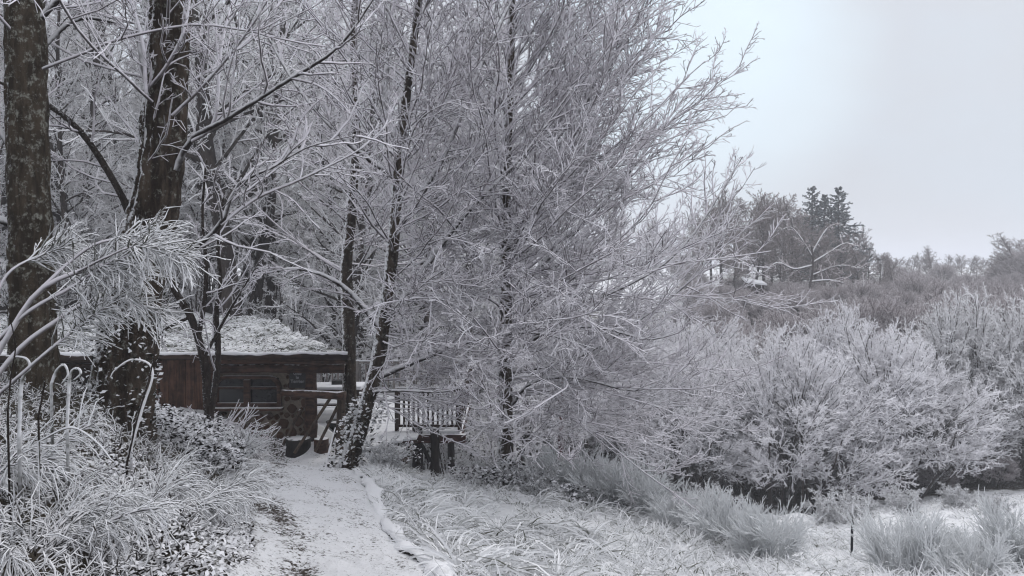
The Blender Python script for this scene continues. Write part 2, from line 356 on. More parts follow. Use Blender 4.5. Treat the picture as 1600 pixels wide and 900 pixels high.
# the trodden path, a sheet that lies on the ground
py_ = np.linspace(-1, 17.3, 320); pu = np.linspace(-.5, .5, 46)
c, w = path_c(py_); wob = 1 + .08 * fbm(py_ * .9, py_ * 0 + 3, 9)
px_ = c[:, None] + pu[None] * (w * wob)[:, None]; pyy = np.repeat(py_[:, None], 46, 1)
pz = zg(px_, pyy, False) + .035 + fbm(px_ * 2.6, pyy * 2.6, 21) * .022 + fbm(px_ * 10, pyy * 10, 31, 3) * .015 - .11 * np.clip(np.abs(pu[None]) * 2 - .86, 0, 1) / .14
b = MB(); ii = np.arange(319)[:, None] * 46 + np.arange(45)[None]
b.add(np.stack([px_, pyy, pz], -1), np.stack([ii, ii + 1, ii + 47, ii + 46], -1))
path = tag(b.build('path', M['path']), kind='structure')
bp = np.exp(-((pu[None] + .22 + .06 * np.sin(py_ * .8)[:, None]) / .11) ** 2) * (.55 + .5 * vnoise(pyy * .7, pyy * 0, 4)) + .6 * np.exp(-((pu[None] + .5) / .10) ** 2) + .18 * np.exp(-((pu[None] - .34) / .05) ** 2)
at = path.data.attributes.new('bare', 'FLOAT', 'POINT'); at.data.foreach_set('value', np.clip(bp, 0, 1).astype(np.float32).ravel())
# snow-covered log edging on the right of the path
ey = np.linspace(3.0, 13.6, 120); c, w = path_c(ey); ex = c + w * .53 + .02 * fbm(ey * .6, ey * 0, 12) + .025 * fbm(ey * 2.5, ey * 0, 14)
ez = zg(ex, ey, False) + .0 + .02 * fbm(ey * 1.5, ey * 0, 13)
th = np.linspace(0, 2 * pi, 13)[:-1]; rad = .046 + .024 * fbm(ey * 3, ey * 0, 15)
vv = np.stack([ex[:, None] + rad[:, None] * 1.9 * np.cos(th), np.repeat(ey[:, None], 12, 1), ez[:, None] + .025 + rad[:, None] * .8 * np.sin(th)], -1)
vv += RNG.normal(0, .009, vv.shape)
ii = np.arange(119)[:, None] * 12 + np.arange(12)[None]; i2 = np.arange(119)[:, None] * 12 + (np.arange(12)[None] + 1) % 12
m = MT('snowed_edging', .95); v = m.math('ADD', m.ndot((0, 0, 1)), m.math('MULTIPLY', m.math('SUBTRACT', m.noise(7, 5, .7), .5), 1.6)); m.color(m.mix(m.rng(v, -.25, -.05), (.028, .02, .016), SNOW)); m.bump(m.noise(30, 4), .5, .02)
edging = MB().add(vv, np.stack([ii, ii + 12, i2 + 12, i2], -1)).build('path_edging', m.m)
tag(edging, 'snow covered log edging along the right side of the path', 'edging')

# ------------------------------------------------------------------ branches
def grow(p0, d0, L, n, wander, trop, rng, curl=0):
    """polylines that wander; trop bends them upward (+) or lets them droop (-)"""
    Nn = len(p0); pts = np.empty((Nn, n + 1, 3)); pts[:, 0] = p0; d = unit(d0); st = (L / n)[:, None]
    up = np.zeros((Nn, 3)); up[:, 2] = trop
    for k in range(n):
        d = unit(d + rng.normal(0, wander, (Nn, 3)) + up + curl * k * np.array([0, 0, 1.]))
        pts[:, k + 1] = pts[:, k] + d * st
    return pts
def spawn(pts, L, num, t0, t1, ang, sd, lr, rng, flat=1.0, tail=.55):
    Nn, K1, _ = pts.shape; Kk = K1 - 1
    idx = np.repeat(np.arange(Nn), num); j = np.tile(np.arange(num), Nn)
    t = t0 + (t1 - t0) * (j + rng.random(len(idx))) / num
    k = np.minimum((t * Kk).astype(int), Kk - 1); f = (t * Kk - k)[:, None]
    a = pts[idx, k]; bb = pts[idx, k + 1]; pos = a + (bb - a) * f; tan = unit(bb - a)
    w = rng.normal(0, 1, tan.shape); w[:, 2] *= flat; w -= (w * tan).sum(1, keepdims=True) * tan; w = unit(w)
    th = np.radians(ang + sd * rng.normal(0, 1, len(idx)))[:, None]
    d = np.cos(th) * tan + np.sin(th) * w
    return pos, d, L[idx] * lr * (1 - tail * t) * rng.uniform(.6, 1.25, len(idx)), idx, t
def taper(r0, r1, n, rng=None, lump=0):
    s = np.linspace(0, 1, n + 1)[None]; r = r0[:, None] * (1 - s) + r1 * s if np.ndim(r0) else (r0 * (1 - s) + r1 * s)
    if lump: r = r * rng.uniform(1 - lump, 1 + lump, r.shape)
    return r
def cat(pts, m=8):
    """Catmull-Rom through control points, m steps per span"""
    p = np.asarray(pts, float); p = np.vstack([2 * p[0] - p[1], p, 2 * p[-1] - p[-2]]); o = []
    for i in range(1, len(p) - 2):
        t = np.linspace(0, 1, m, endpoint=False)[:, None]
        o.append(.5 * (2 * p[i] + (p[i + 1] - p[i - 1]) * t + (2 * p[i - 1] - 5 * p[i] + 4 * p[i + 1] - p[i + 2]) * t ** 2 + (3 * p[i] - p[i - 1] - 3 * p[i + 1] + p[i + 2]) * t ** 3))
    return np.vstack(o + [p[-2:-1]])
def resample(pts, n):
    s = np.concatenate([[0], np.cumsum(np.linalg.norm(np.diff(pts[:, :3], axis=0), axis=1))]); q = np.linspace(0, s[-1], n + 1)
    return np.stack([np.interp(q, s, pts[:, i]) for i in range(pts.shape[1])], 1)
def trunk_mesh(mb, pts4, k=24, ridge=.07, rng=RNG, lump=.05):
    """a trunk: rings along pts4 (x, y, z, r), furrowed and lumpy"""
    n_ = len(pts4); th = np.arange(k) / k * 2 * pi; s = np.arange(n_)
    R = pts4[:, 3:4] * (1 + ridge * fbm(th[None] * (3.2 if k < 30 else 5.5) + 0 * s[:, None], s[:, None] * .18 + 0 * th[None], int(rng.integers(99)), 3 if k < 30 else 5) + lump * fbm(np.cos(th)[None] * 1.5 + s[:, None] * .12, np.sin(th)[None] * 1.5 + 0 * s[:, None], int(rng.integers(99)), 3))
    v = np.stack([pts4[:, 0:1] + R * np.cos(th), pts4[:, 1:2] + R * np.sin(th), np.repeat(pts4[:, 2:3], k, 1)], -1)
    ii = (np.arange(n_ - 1) * k)[:, None] + np.arange(k)[None]; i2 = (np.arange(n_ - 1) * k)[:, None] + (np.arange(k)[None] + 1) % k
    mb.add(v, np.stack([ii, i2, i2 + k, ii + k], -1)); return mb

def fill_twigs(crown, br, Lb, rb, rng, n2=10, n3=6, n4=4, l2=.42, l3=.42, l4=.5, trop=(.03, .03, .03), r=(.014, .010, .008), flat=.6, ang=42, seg=(6, 4, 2), t0=.15, wander=.13):
    """three orders of side twigs along the branches br (N, K, 3)"""
    p, d, L, ix, t = spawn(br, Lb, n2, t0, 1.0, ang, 11, l2, rng, flat)
    b2 = grow(p, d, L, seg[0], wander, trop[0], rng); r2 = np.minimum(np.maximum(rb[ix] * .55 * (1 - .4 * t), r[0]), r[0] * 1.9)
    crown.tubes(b2, taper(r2, r[0] * .75, seg[0], rng, .12), 4)
    p, d, L3, ix, t = spawn(b2, np.maximum(L, .35), n3, .12, 1.0, ang, 12, l3, rng, flat)
    b3 = grow(p, d, L3, seg[1], wander * 1.15, trop[1], rng); crown.tubes(b3, taper(np.full(len(p), r[1]), r[1] * .7, seg[1], rng, .18), 3)
    if n4 and len(r) > 2:
        p, d, L4, ix, t = spawn(b3, np.maximum(L3, .16), n4, .15, 1.0, ang, 14, l4, rng, 1.0)
        b4 = grow(p, d, np.maximum(L4, .05), seg[2], wander * 1.3, trop[2], rng); crown.tubes(b4, taper(np.full(len(p), r[2]), r[2] * .7, seg[2], rng, .2), 3)

def px_line(pts, d, m=6):
    """control points (px, py, width px[, depth offset]) -> smooth (x, y, z, r) line at depth d"""
    o = []
    for q in pts:
        dd = d + (q[3] if len(q) > 3 else 0); o.append(np.append(P(q[0], q[1], dd), q[2] / F * dd / 2))
    return cat(o, m)

def hero_tree(name, label, base, trunk_px, d, boughs_px, rng, mats=('bark', 'twig_dark', 'twig'), fill={}, extra=None, k=24, ridge=.07, extend=None, bfill=None, dark=()):
    root = thing(name, label, 'tree', base)
    off = np.array(base)
    tr = px_line(trunk_px, d, 12 if k < 30 else 22)
    if extend: tr = np.vstack([tr, cat([tr[-1], np.append(tr[-1, :3] + np.array(extend[:3]) * .5, tr[-1, 3] * .7), np.append(tr[-1, :3] + np.array(extend[:3]), extend[3])], 14)[1:]])
    t2 = tr.copy(); t2[:, :3] -= off; KIDS[root.name] = []
    o = trunk_mesh(MB(), t2, k, ridge, rng).build('trunk', M[mats[0]], root); KIDS[root.name].append(o)
    crown = MB()
    lines = []
    for q in boughs_px: lines.append(px_line(q, d, 6))
    if extra is not None:
        for q in extra(tr): lines.append(q)
    br = np.stack([resample(q, 14) for q in lines]); br[:, :, :3] -= off
    for i in range(len(br)):
        if br[i, 0, 3] > .03 or i in dark:
            o = MB().tubes(br[i, :, :3], br[i, :, 3] * rng.uniform(.92, 1.08, 15), 7).build('bough', M['bark_thin' if i in dark else mats[1]], root)
        else: crown.tubes(br[i, :, :3], br[i, :, 3], 5)
    L = np.linalg.norm(np.diff(br[:, :, :3], axis=1), axis=2).sum(1)
    nb = len(boughs_px)
    if bfill is not None and nb:
        fill_twigs(crown, br[:nb, :, :3], L[:nb], br[:nb, 0, 3], rng, **bfill)
        if len(br) > nb: fill_twigs(crown, br[nb:, :, :3], L[nb:], br[nb:, 0, 3], rng, **fill)
    else: fill_twigs(crown, br[:, :, :3], L, br[:, 0, 3], rng, **fill)
    crown.build('crown', M[mats[2]], root)
    return root

def bough_fan(tr, rng, num, z0, z1, el0, el1, len0, len1, r0, r1, az=None, trop=.03, wander=.07, azbias=None):
    """boughs all round a trunk between heights z0..z1, elevation el and length running from the lower to the upper values"""
    zz = z0 + (z1 - z0) * (np.arange(num) + rng.random(num)) / num; s = (zz - z0) / (z1 - z0)
    p = np.stack([np.interp(zz, tr[:, 2], tr[:, i]) for i in range(3)], 1)
    phi = rng.uniform(-pi, pi, num) if az is None else radians(az[0]) + radians(az[1]) * rng.normal(0, 1, num)
    if azbias is not None:
        k = rng.random(num) < azbias[2]; phi[k] = radians(azbias[0]) + radians(azbias[1]) * rng.normal(0, 1, k.sum())
    el = np.radians(el0 + (el1 - el0) * s + rng.normal(0, 7, num))
    d = np.stack([np.cos(el) * np.cos(phi), np.cos(el) * np.sin(phi), np.sin(el)], 1)
    L = (len0 + (len1 - len0) * s) * rng.uniform(.75, 1.12, num)
    pts = grow(p, d, L, 10, wander, trop, rng); r = r0 + (r1 - r0) * s
    out_ = []
    for i in range(num): out_.append(np.concatenate([pts[i], np.linspace(r[i], .010, 11)[:, None]], 1))
    return out_

# ---- the big frosted tree in the middle of the picture
rg = np.random.default_rng(11)
def mid_extra(tr):
    o = bough_fan(tr, rg, 50, -3.4, -.6, -3, 20, 4.7, 5.3, .024, .030, az=(-8, 48), trop=.004, wander=.13)
    o += bough_fan(tr, rg, 74, -.6, 3.4, 20, 44, 5.0, 4.6, .030, .028, azbias=(-5, 40, .60), trop=.028, wander=.10)
    o += bough_fan(tr, rg, 42, 3.4, 9.0, 48, 62, 3.4, 2.0, .028, .018, azbias=(-5, 45, .55), trop=.03)
    return o
hero_tree('frosted_tree', 'large frosted tree with straight dark trunk and wide fanning white twigs, beside the open valley', G(792, 16),
    [(792, 785, 32), (791, 765, 28), (789, 640, 25), (788, 540, 23), (790, 420, 20), (790, 300, 17), (795, 150, 14), (800, 0, 12)], 16,
    [[(800, 560, 8), (850, 520, 7, -.3), (930, 510, 6, -.6), (1010, 530, 4, -.8), (1060, 520, 2, -1)],
     [(795, 640, 7), (830, 598, 6, -.4), (900, 590, 5, -.8), (985, 610, 4, -1), (1030, 600, 2, -1)],
     [(792, 470, 8), (860, 400, 7), (950, 310, 5), (1020, 220, 4), (1070, 150, 2)],
     [(795, 520, 8), (900, 480, 6, -.3), (1010, 430, 5, -.5), (1080, 370, 4, -.5), (1160, 245, 2, -.5)],
     [(790, 330, 7), (880, 220, 6), (980, 110, 4), (1020, 60, 3), (1050, 45, 2)],
     [(795, 300, 7), (900, 180, 6, -.5), (980, 60, 4, -.5), (1020, -30, 3, -.5), (1045, -90, 2)],
     [(795, 580, 7), (900, 560, 6, .3), (1040, 470, 4, .5), (1110, 400, 3, .5), (1130, 290, 2, .5)]],
    rg, mats=('bark', 'twig_dark', 'twig'), fill=dict(n2=13, n3=10, n4=2, l2=.34, l3=.46, l4=.52, r=(.0105, .0082, .0070), trop=(.05, .045, .03), ang=36, flat=.7, seg=(5, 2, 1)), extra=mid_extra, extend=(.1, .2, 4.5, .03), k=20, ridge=.05)

# ---- the leaning tree in front of the terrace
rg = np.random.default_rng(12)
def lean_extra(tr):
    o = bough_fan(tr, rg, 48, -2.6, 1.0, -8, 24, 2.7, 3.2, .017, .022, trop=.0, az=(-12, 32), wander=.11)
    o += bough_fan(tr, rg, 54, .2, 6.0, 24, 52, 3.4, 2.6, .026, .020, trop=.03, wander=.10)
    return o
hero_tree('leaning_tree', 'leaning dark tree with mossy base and forked stems, between path and terrace', G(540, 14.5),
    [(530, 764, 48), (540, 735, 36), (556, 690, 27), (571, 640, 24), (590, 565, 23), (604, 470, 20), (616, 360, 18), (625, 230, 16), (640, 110, 13), (655, 0, 11)], 14.5,
    [[(586, 590, 13), (640, 568, 10, -.2), (700, 545, 8, -.4), (760, 527, 6, -.5), (840, 520, 5, -.6), (930, 545, 2, -.7)],
     [(605, 500, 14), (650, 440, 12), (690, 380, 10), (740, 320, 8), (820, 240, 5), (900, 130, 2)],
     [(618, 360, 12), (660, 300, 10), (700, 230, 8), (740, 130, 6), (800, 0, 3)],
     [(624, 235, 12), (600, 150, 10), (610, 60, 8), (590, -60, 5)],
     [(577, 612, 6), (630, 610, 5, -.8), (690, 612, 4, -1.1), (740, 600, 3, -1.2)],
     [(600, 520, 10), (540, 450, 8, -.3), (470, 420, 6, -.5), (400, 430, 3, -.6)],
     [(622, 280, 10), (540, 220, 8, -.2), (460, 130, 5, -.3), (400, 20, 3, -.4)]],
    rg, mats=('bark', 'twig_dark', 'twig'), fill=dict(n2=10, n3=7, n4=2, l2=.38, l3=.46, l4=.5, r=(.011, .0088, .0074), trop=(.03, .03, .03), ang=40, seg=(5, 2, 1)), extra=lean_extra, extend=(.3, .3, 3.5, .03), k=24, ridge=.09)
rg = np.random.default_rng(13)
hero_tree('slim_dark_tree', 'slim dark tree rising just behind the cabin porch', G(548, 17.6),
    [(548, 705, 24), (546, 600, 22), (544, 500, 20), (541, 420, 18), (549, 330, 16), (556, 200, 13), (552, 60, 11), (560, -60, 9)], 17.6, [],
    rg, fill=dict(n2=7, n3=5, n4=2, r=(.013, .010, .008), seg=(4, 2, 1)), extra=lambda tr: bough_fan(tr, rg, 36, -.6, 6, 15, 50, 3.0, 2.4, .03, .02), k=16)

# ---- the two big trunks on the left
rg = np.random.default_rng(14)
hero_tree('lichen_tree', 'thick lichen covered straight trunk at the left edge of the wood', G(48, 9),
    [(60, 640, 92), (54, 600, 74), (50, 520, 66), (48, 400, 63), (45, 300, 60), (42, 150, 58), (38, 0, 54)], 9,
    [[(20, 350, 14), (-10, 340, 12), (-90, 320, 8), (-200, 250, 3)], [(35, 60, 14), (80, 10, 10), (150, -60, 6)], [(30, 250, 10), (-40, 150, 8), (-120, 90, 4)],
     [(66, 75, 8, .4), (120, 30, 6, .6), (190, 40, 5, .8), (260, 90, 3, 1)]],
    rg, mats=('bark_lichen', 'twig_dark', 'twig'), fill=dict(n2=6, n3=5, n4=2, l2=.4, r=(.010, .007, .0055), seg=(4, 2, 1)), k=52, ridge=.07,
    extra=lambda tr: bough_fan(tr, rg, 14, 2.0, 6, 15, 50, 3.4, 2.6, .022, .016, wander=.15), extend=(-.1, 0, 4, .15))
rg = np.random.default_rng(15)
hero_tree('mossy_tree', 'thickest dark mossy trunk with flared base, standing before the cabin roof', G(190, 9.5),
    [(182, 690, 112), (188, 640, 96), (203, 520, 84), (224, 400, 76), (246, 300, 71), (258, 150, 63), (266, 0, 58)], 9.5,
    [[(212, 360, 15.2, .1), (190, 305, 11.4, .1), (130, 210, 9.1, .2), (65, 158, 7.6, .3), (-20, 120, 5.3, .3)],
     [(222, 330, 9.9, -.1), (228, 240, 8.4, -.2), (231, 150, 7.6, -.2), (217, 70, 6.1, -.2), (205, -30, 4.6)],
     [(231, 140, 6.8, -.2), (262, 100, 6.1, -.4), (290, 40, 4.6, -.5), (300, -40, 3.0)],
     [(275, 265, 11.4, -.1), (300, 215, 9.1, -.2), (350, 188, 7.6, -.4), (450, 125, 6.8, -.6), (530, 72, 5.3, -.8), (595, -20, 3.0, -1)],
     [(300, 220, 7.6, -.2), (335, 190, 6.1, -.3), (345, 80, 4.6, -.4), (368, -20, 3.0)],
     [(262, 420, 12.2, -.2), (300, 390, 9.1, -.4), (345, 350, 7.6, -.6), (370, 290, 6.1, -.7), (425, 262, 4.6, -.8), (480, 230, 3.0, -.8), (560, 210, 1.5, -1)],
     [(345, 350, 6.8, -.6), (400, 310, 5.3, -.6), (470, 280, 4.6, -.7), (560, 235, 3.0, -.8), (600, 200, 1.5, -.8)],
     [(228, 145, 6.1, -.3), (222, 60, 5.3, -.4), (190, -40, 3.8, -.5)],
     [(270, 180, 6.8, -.2), (330, 120, 5.3, -.5), (400, 30, 3.8, -.8), (440, -50, 2.3, -1)]],
    rg, mats=('bark', 'twig_dark', 'twig'), fill=dict(n2=6, n3=4, n4=2, r=(.0095, .0065, .005), seg=(4, 2, 1)), bfill=dict(n2=12, n3=6, n4=3, l2=.40, l3=.42, l4=.5, r=(.0095, .0065, .005), trop=(.03, .02, .02), ang=42, seg=(7, 3, 1), wander=.15), k=60, ridge=.09, dark=(0,),
    extra=lambda tr: bough_fan(tr, rg, 16, 1.6, 6, 15, 50, 3.4, 2.6, .022, .016, wander=.15), extend=(.1, 0, 4, .18))
rg = np.random.default_rng(16)
hero_tree('twin_stem_tree', 'thin twin stemmed dark tree before the window and board wall', G(331, 13),
    [(333, 725, 17), (331, 700, 15), (326, 640, 14), (320, 570, 13), (302, 505, 12), (286, 475, 12), (270, 446, 11), (262, 400, 8), (268, 340, 5)], 13,
    [[(328, 650, 12), (338, 590, 11), (341, 540, 10), (337, 490, 9), (345, 440, 7), (340, 380, 5), (350, 300, 3)],
     [(310, 525, 9), (318, 480, 8), (322, 420, 7), (316, 340, 5), (322, 250, 3)],
     [(296, 495, 7), (250, 520, 5, .2), (232, 560, 4, .3), (215, 640, 3, .3)],
     [(318, 560, 6), (350, 500, 5, -.2), (380, 450, 3, -.3), (410, 400, 2, -.4)]],
    rg, mats=('bark_thin', 'bark_thin', 'twig'), fill=dict(n2=10, n3=5, n4=3, l2=.38, r=(.010, .008, .006)), k=14)

# ---- woodland trees: a few built, the rest copies of them
def wood_tree(h, r0, rng, nb, lean=.3, el=(25, 60), blen=(3.4, 2.2), z0=.14, fill={}, mats=('bark_far', 'twig_far')):
    tr = grow(np.zeros((1, 3)), np.array([[lean * rng.normal(), lean * rng.normal(), 3.0]]), np.array([h]), 16, .07, .05, rng)[0]
    tr = cat(np.concatenate([tr, (np.linspace(r0, r0 * .12, 17) * np.concatenate([[1.35, 1.08], np.ones(15)]))[:, None]], 1), 2); tr[0, 2] -= .4
    root = thing('woodland_tree', None, 'tree'); KIDS[root.name] = ks = []
    wood = trunk_mesh(MB(), tr, 9, .06, rng)
    lines = bough_fan(tr, rng, nb, h * z0, h * .96, el[0], el[1], blen[0], blen[1], r0 * .30, r0 * .14, trop=.03, wander=.10)
    br = np.stack([resample(q, 8) for q in lines])
    wood.tubes(br[:, :, :3], br[:, :, 3], 4)
    ks.append(wood.build('trunk', M[mats[0]], root))
    crown = MB(); L = np.linalg.norm(np.diff(br[:, :, :3], axis=1), axis=2).sum(1)
    fill_twigs(crown, br[:, :, :3], L, br[:, 0, 3], rng, **fill)
    ks.append(crown.build('crown', M[mats[1]], root))
    return root
rg = np.random.default_rng(21)
ff = dict(n2=10, n3=7, n4=2, l2=.44, l3=.5, l4=.55, r=(.017, .0125, .0105), seg=(4, 2, 1), t0=.2, wander=.17)
WV = [wood_tree(15, .20, rg, 46, fill=ff), wood_tree(13, .13, rg, 44, lean=.6, blen=(2.8, 2.0), fill=ff), wood_tree(16, .24, rg, 50, blen=(4.0, 2.4), fill=ff)]
spots = []
rr = np.random.default_rng(5)
# prominent dark trunks behind the roof first (px, depth, scale, variant)
for q in [(360, 26, 1.35, 2), (150, 20 + 6, 1.0, 1), (120, 29, 1.0, 0), (205, 27, 1.0, 1), (395, 29, 1.1, 2), (420, 33, 1.0, 0), (325, 31, 1.0, 0), (290, 34, 1.1, 1), (480, 30, .95, 1), (10, 27, 1.1, 0), (690, 27, 1.05, 1), (640, 31, 1.1, 0), (735, 33, 1.1, 2), (575, 29, 1.1, 0)]: spots.append(q)
while len(spots) < 96:
    d = rr.uniform(26, 62); px = rr.uniform(-180, 830)
    x = X(px, d)
    if all((x - X(s[0], s[1])) ** 2 + (d - s[1]) ** 2 > 2.2 ** 2 for s in spots): spots.append((px, d, rr.uniform(.8, 1.15), int(rr.integers(3))))
used = set()
for px, d, s, v in spots:
    p = G(px, d); p[2] -= .1
    lab = 'frosted woodland tree standing among many others in the wood behind cabin and terrace'
    if px == 360: lab = 'dark stout trunk straight behind the cabin roof, widest of the trees there'
    if v not in used and px != 360:
        o = WV[v]; used.add(v); o.location = p; o.rotation_euler[2] = rr.uniform(0, 6); o.scale = (s,) * 3; tag(o, lab, 'tree', 'woodland trees')
    else: dup(WV[v], p, rr.uniform(0, 6.28), s, lab, 'woodland trees')

for x, y, s, v in [(-6.5, 3.5, 1.0, 0), (-8, 7.5, .95, 2), (-5.5, -1.5, 1.0, 1), (-9.5, -3, 1.0, 2), (-2.5, -5, 1.0, 0), (-12, 4, 1.05, 1), (-12, 10, 1.0, 0), (2.5, -8, 1.0, 2), (-7, -8, 1, 1)]:  # woodland trees added outside the frame so their crowns shade the left bank
    dup(WV[v], (x, y, float(zg(x, y)) - .1), rr.uniform(0, 6.28), s, 'frosted woodland tree beside the viewpoint, added out of frame to shade the left bank', 'added shade trees')
# ---- bushy frosted trees of the valley, saplings and scrub
def bushy(name, h, w, stems, rng, nb=9, fill={}, mats=('bark_far', 'twig_far'), stem_r=.07, cat_='tree', low=.25):
    root = thing(name, None, cat_); KIDS[root.name] = ks = []
    ph = rng.uniform(0, 2 * pi, stems); sp = rng.uniform(.1, 1, stems) ** .7
    d = np.stack([np.cos(ph) * sp * w / h * .9, np.sin(ph) * sp * w / h * .9, np.ones(stems)], 1)
    p0 = np.stack([np.cos(ph) * w * .12 * rng.random(stems), np.sin(ph) * w * .12 * rng.random(stems), np.full(stems, -.3)], 1)
    L = h * rng.uniform(.78, 1.0, stems) * (1 - .22 * sp * sp); st = grow(p0, d, L, 8, .07, .035, rng)
    wood = MB().tubes(st, taper(np.full(stems, stem_r), stem_r * .2, 8, rng, .05), 6); 
    p, dd, Lb, ix, t = spawn(st, L, nb, low, 1.0, 46, 12, .42, rng, 1.0, .45)
    br = grow(p, dd, Lb, 5, .11, .03, rng); wood.tubes(br, taper(np.full(len(p), stem_r * .35), stem_r * .15, 5), 4)
    ks.append(wood.build('trunk' if cat_ == 'tree' else 'stems', M[mats[0]], root))
    crown = MB(); fill_twigs(crown, br, Lb, np.full(len(p), stem_r * .3), rng, **fill)
    ks.append(crown.build('crown', M[mats[1]], root)); return root
rg = np.random.default_rng(31)
def dome(name, h, w, nbr, rng, fill, r_b=.022, stems=17, mats=('bark_far', 'twig_alder')):
    """a rounded bushy tree: stems splay from the foot, branches reach out to a lumpy dome"""
    root = thing(name, None, 'tree'); KIDS[root.name] = ks = []
    ph = np.arange(stems) * 2.4 + rng.normal(0, .3, stems); sp = np.sqrt((np.arange(stems) + .5) / stems)
    d = np.stack([np.cos(ph) * sp * w / h * 1.1, np.sin(ph) * sp * w / h * 1.1, np.ones(stems)], 1)
    p0 = np.stack([np.cos(ph) * sp * w * .36, np.sin(ph) * sp * w * .36, np.full(stems, -.5)], 1)
    st = grow(p0, d, h * (.86 - .22 * sp), 8, .06, .03, rng)
    wood = MB().tubes(st, taper(np.full(stems, .075), .02, 8, rng, .08), 6)
    u = unit(rng.normal(0, 1, (nbr * 3, 3))); u = u[u[:, 2] > -.20][:nbr]; n_ = len(u)
    lump = 1 + .20 * fbm(u[:, 0] * 2.2 + 5, u[:, 1] * 2.2 + u[:, 2] * 1.7, int(rng.integers(99)), 3)
    tip = u * np.array([w, w, h * .56]) * (lump * rng.uniform(.72, 1.0, n_) ** .7)[:, None] + np.array([0, 0, h * .44])
    sp_ = st[:, 2:].reshape(-1, 3); tgt = tip * np.array([.45, .45, .62])
    near = sp_[np.argmin(((tgt[:, None] - sp_[None]) ** 2).sum(2), 1)]
    mid = near * .45 + tip * .55 + np.array([0, 0, .25]) * rng.uniform(-.3, 1, (n_, 1)); tt = np.linspace(0, 1, 6)[None, :, None]
    br = near[:, None] * (1 - tt) ** 2 + 2 * mid[:, None] * tt * (1 - tt) + tip[:, None] * tt ** 2 + rng.normal(0, .05, (n_, 6, 3)) * tt
    wood.tubes(br, taper(np.full(n_, r_b), r_b * .45, 5), 4); ks.append(wood.build('trunk', M[mats[0]], root))
    Lb = np.linalg.norm(np.diff(br, axis=1), axis=2).sum(1); crown = MB(); fill_twigs(crown, br, Lb, np.full(n_, r_b), rng, **fill); ks.append(crown.build('crown', M[mats[1]], root)); return root
fb = dict(n2=9, n3=6, n4=2, l2=.36, l3=.48, l4=.55, r=(.012, .0105, .0092), seg=(3, 1, 1), ang=40, trop=(.05, .04, .02), wander=.16, t0=.3, flat=.8)
fb2 = dict(n2=8, n3=7, n4=0, l2=.40, l3=.46, r=(.016, .0145), seg=(3, 2, 1), ang=40, trop=(.05, .03, .02), wander=.16, t0=.25, flat=.8)
BV = [dome('frosted_alder', 6.6, 3.9, 400, rg, fb), dome('frosted_alder', 6.4, 3.8, 250, rg, fb2)]
def place(variants, lst, group, cat_=None, mat=None, seed=1, name=None):
    r_ = np.random.default_rng(seed)
    for q in lst:
        px, d, s, v, lab = q[:5]; v = v % len(variants)
        p = G(px, d); p[2] -= .1; o = variants[v]
        if o.name in FRESH:
            FRESH.discard(o.name); o.location = p; o.rotation_euler[2] = r_.uniform(0, 6); o.scale = (s,) * 3 if np.isscalar(s) else s; tag(o, lab, cat_, group)
            if mat:
                for c_ in KIDS[o.name]: override(c_, mat)
        else: dup(o, p, r_.uniform(0, 6.28), s, lab, group, cat_, mat, name)
FRESH = {o.name for o in BV}
alders = [(1235, 29.5, (1.0, 1.0, 1.0), 0, 'rounded white frosted alder above dark trunks, middle of the valley edge'),
          (1380, 31, (1.08, 1.08, .98), 0, 'broad frosted alder right of the rounded one, drooping to the meadow'),
          (1130, 34, (.8, .8, .92), 0, 'tall frosted alder half hidden by the big tree twigs'),
          (1310, 35, (.9, .9, 1.1), 0, 'frosted alder rising between the rounded alder and the broad alder'),
          (1500, 34, (1.0, 1.0, 1.18), 0, 'tall alder with dark gaps, toward the right edge'),
          (1610, 33, (1.0, 1.1, 1.12), 0, 'frosted alder cut by the right edge of the view'),
          (1065, 30, (.75, .75, .8), 0, 'frosted alder drooping behind the tips of the big tree')]
fbl = 'frosted valley bush in the white thicket seen through the big tree'
for px, d, s, v in [(1000, 33, .95, 1), (930, 31, .95, 2), (860, 34, 1.0, 0), (1040, 39, 1.0, 2), (960, 41, 1.1, 1), (890, 42, 1.1, 0), (800, 36, 1.1, 2), (740, 40, 1.1, 1), (820, 46, 1.2, 0), (1080, 45, 1.1, 1), (690, 37, 1.0, 0), (640, 44, 1.2, 2), (760, 30, .7, 1), (840, 27, .6, 1), (720, 27, .6, 1)]: alders.append((px, d, s, 1, fbl))
ral = 'rosy grey bush with thin frost in the massed scrub rising behind the valley alders'
rears = [(px, d, s, 1, ral) for px, d, s in [(1120, 41, .62), (1160, 39, .55), (1205, 41, .68), (1255, 43, .72), (1300, 41, .74), (1340, 44, .74), (1395, 42, .78), (1440, 40, .74), (1480, 43, .85), (1540, 42, .9), (1590, 41, .9), (1640, 43, .95), (1180, 48, .72), (1240, 50, .78), (1310, 50, .8), (1370, 51, .8), (1430, 49, .82), (1490, 51, .85), (1550, 50, .9), (1620, 51, .9), (1670, 49, .9), (1130, 52, .7), (1455, 36.5, .7), (1560, 37, .85)]]
place(BV, [q for q in alders if not (q[0] in (1500, 1610) and q[3] == 0)], 'frosted alders in the valley', 'tree', seed=3)
place(BV, [q for q in alders if q[0] in (1500, 1610) and q[3] == 0], 'frosted alders in the valley', 'tree', {'frosted_alder_twig': M['twig_far']}, 33)
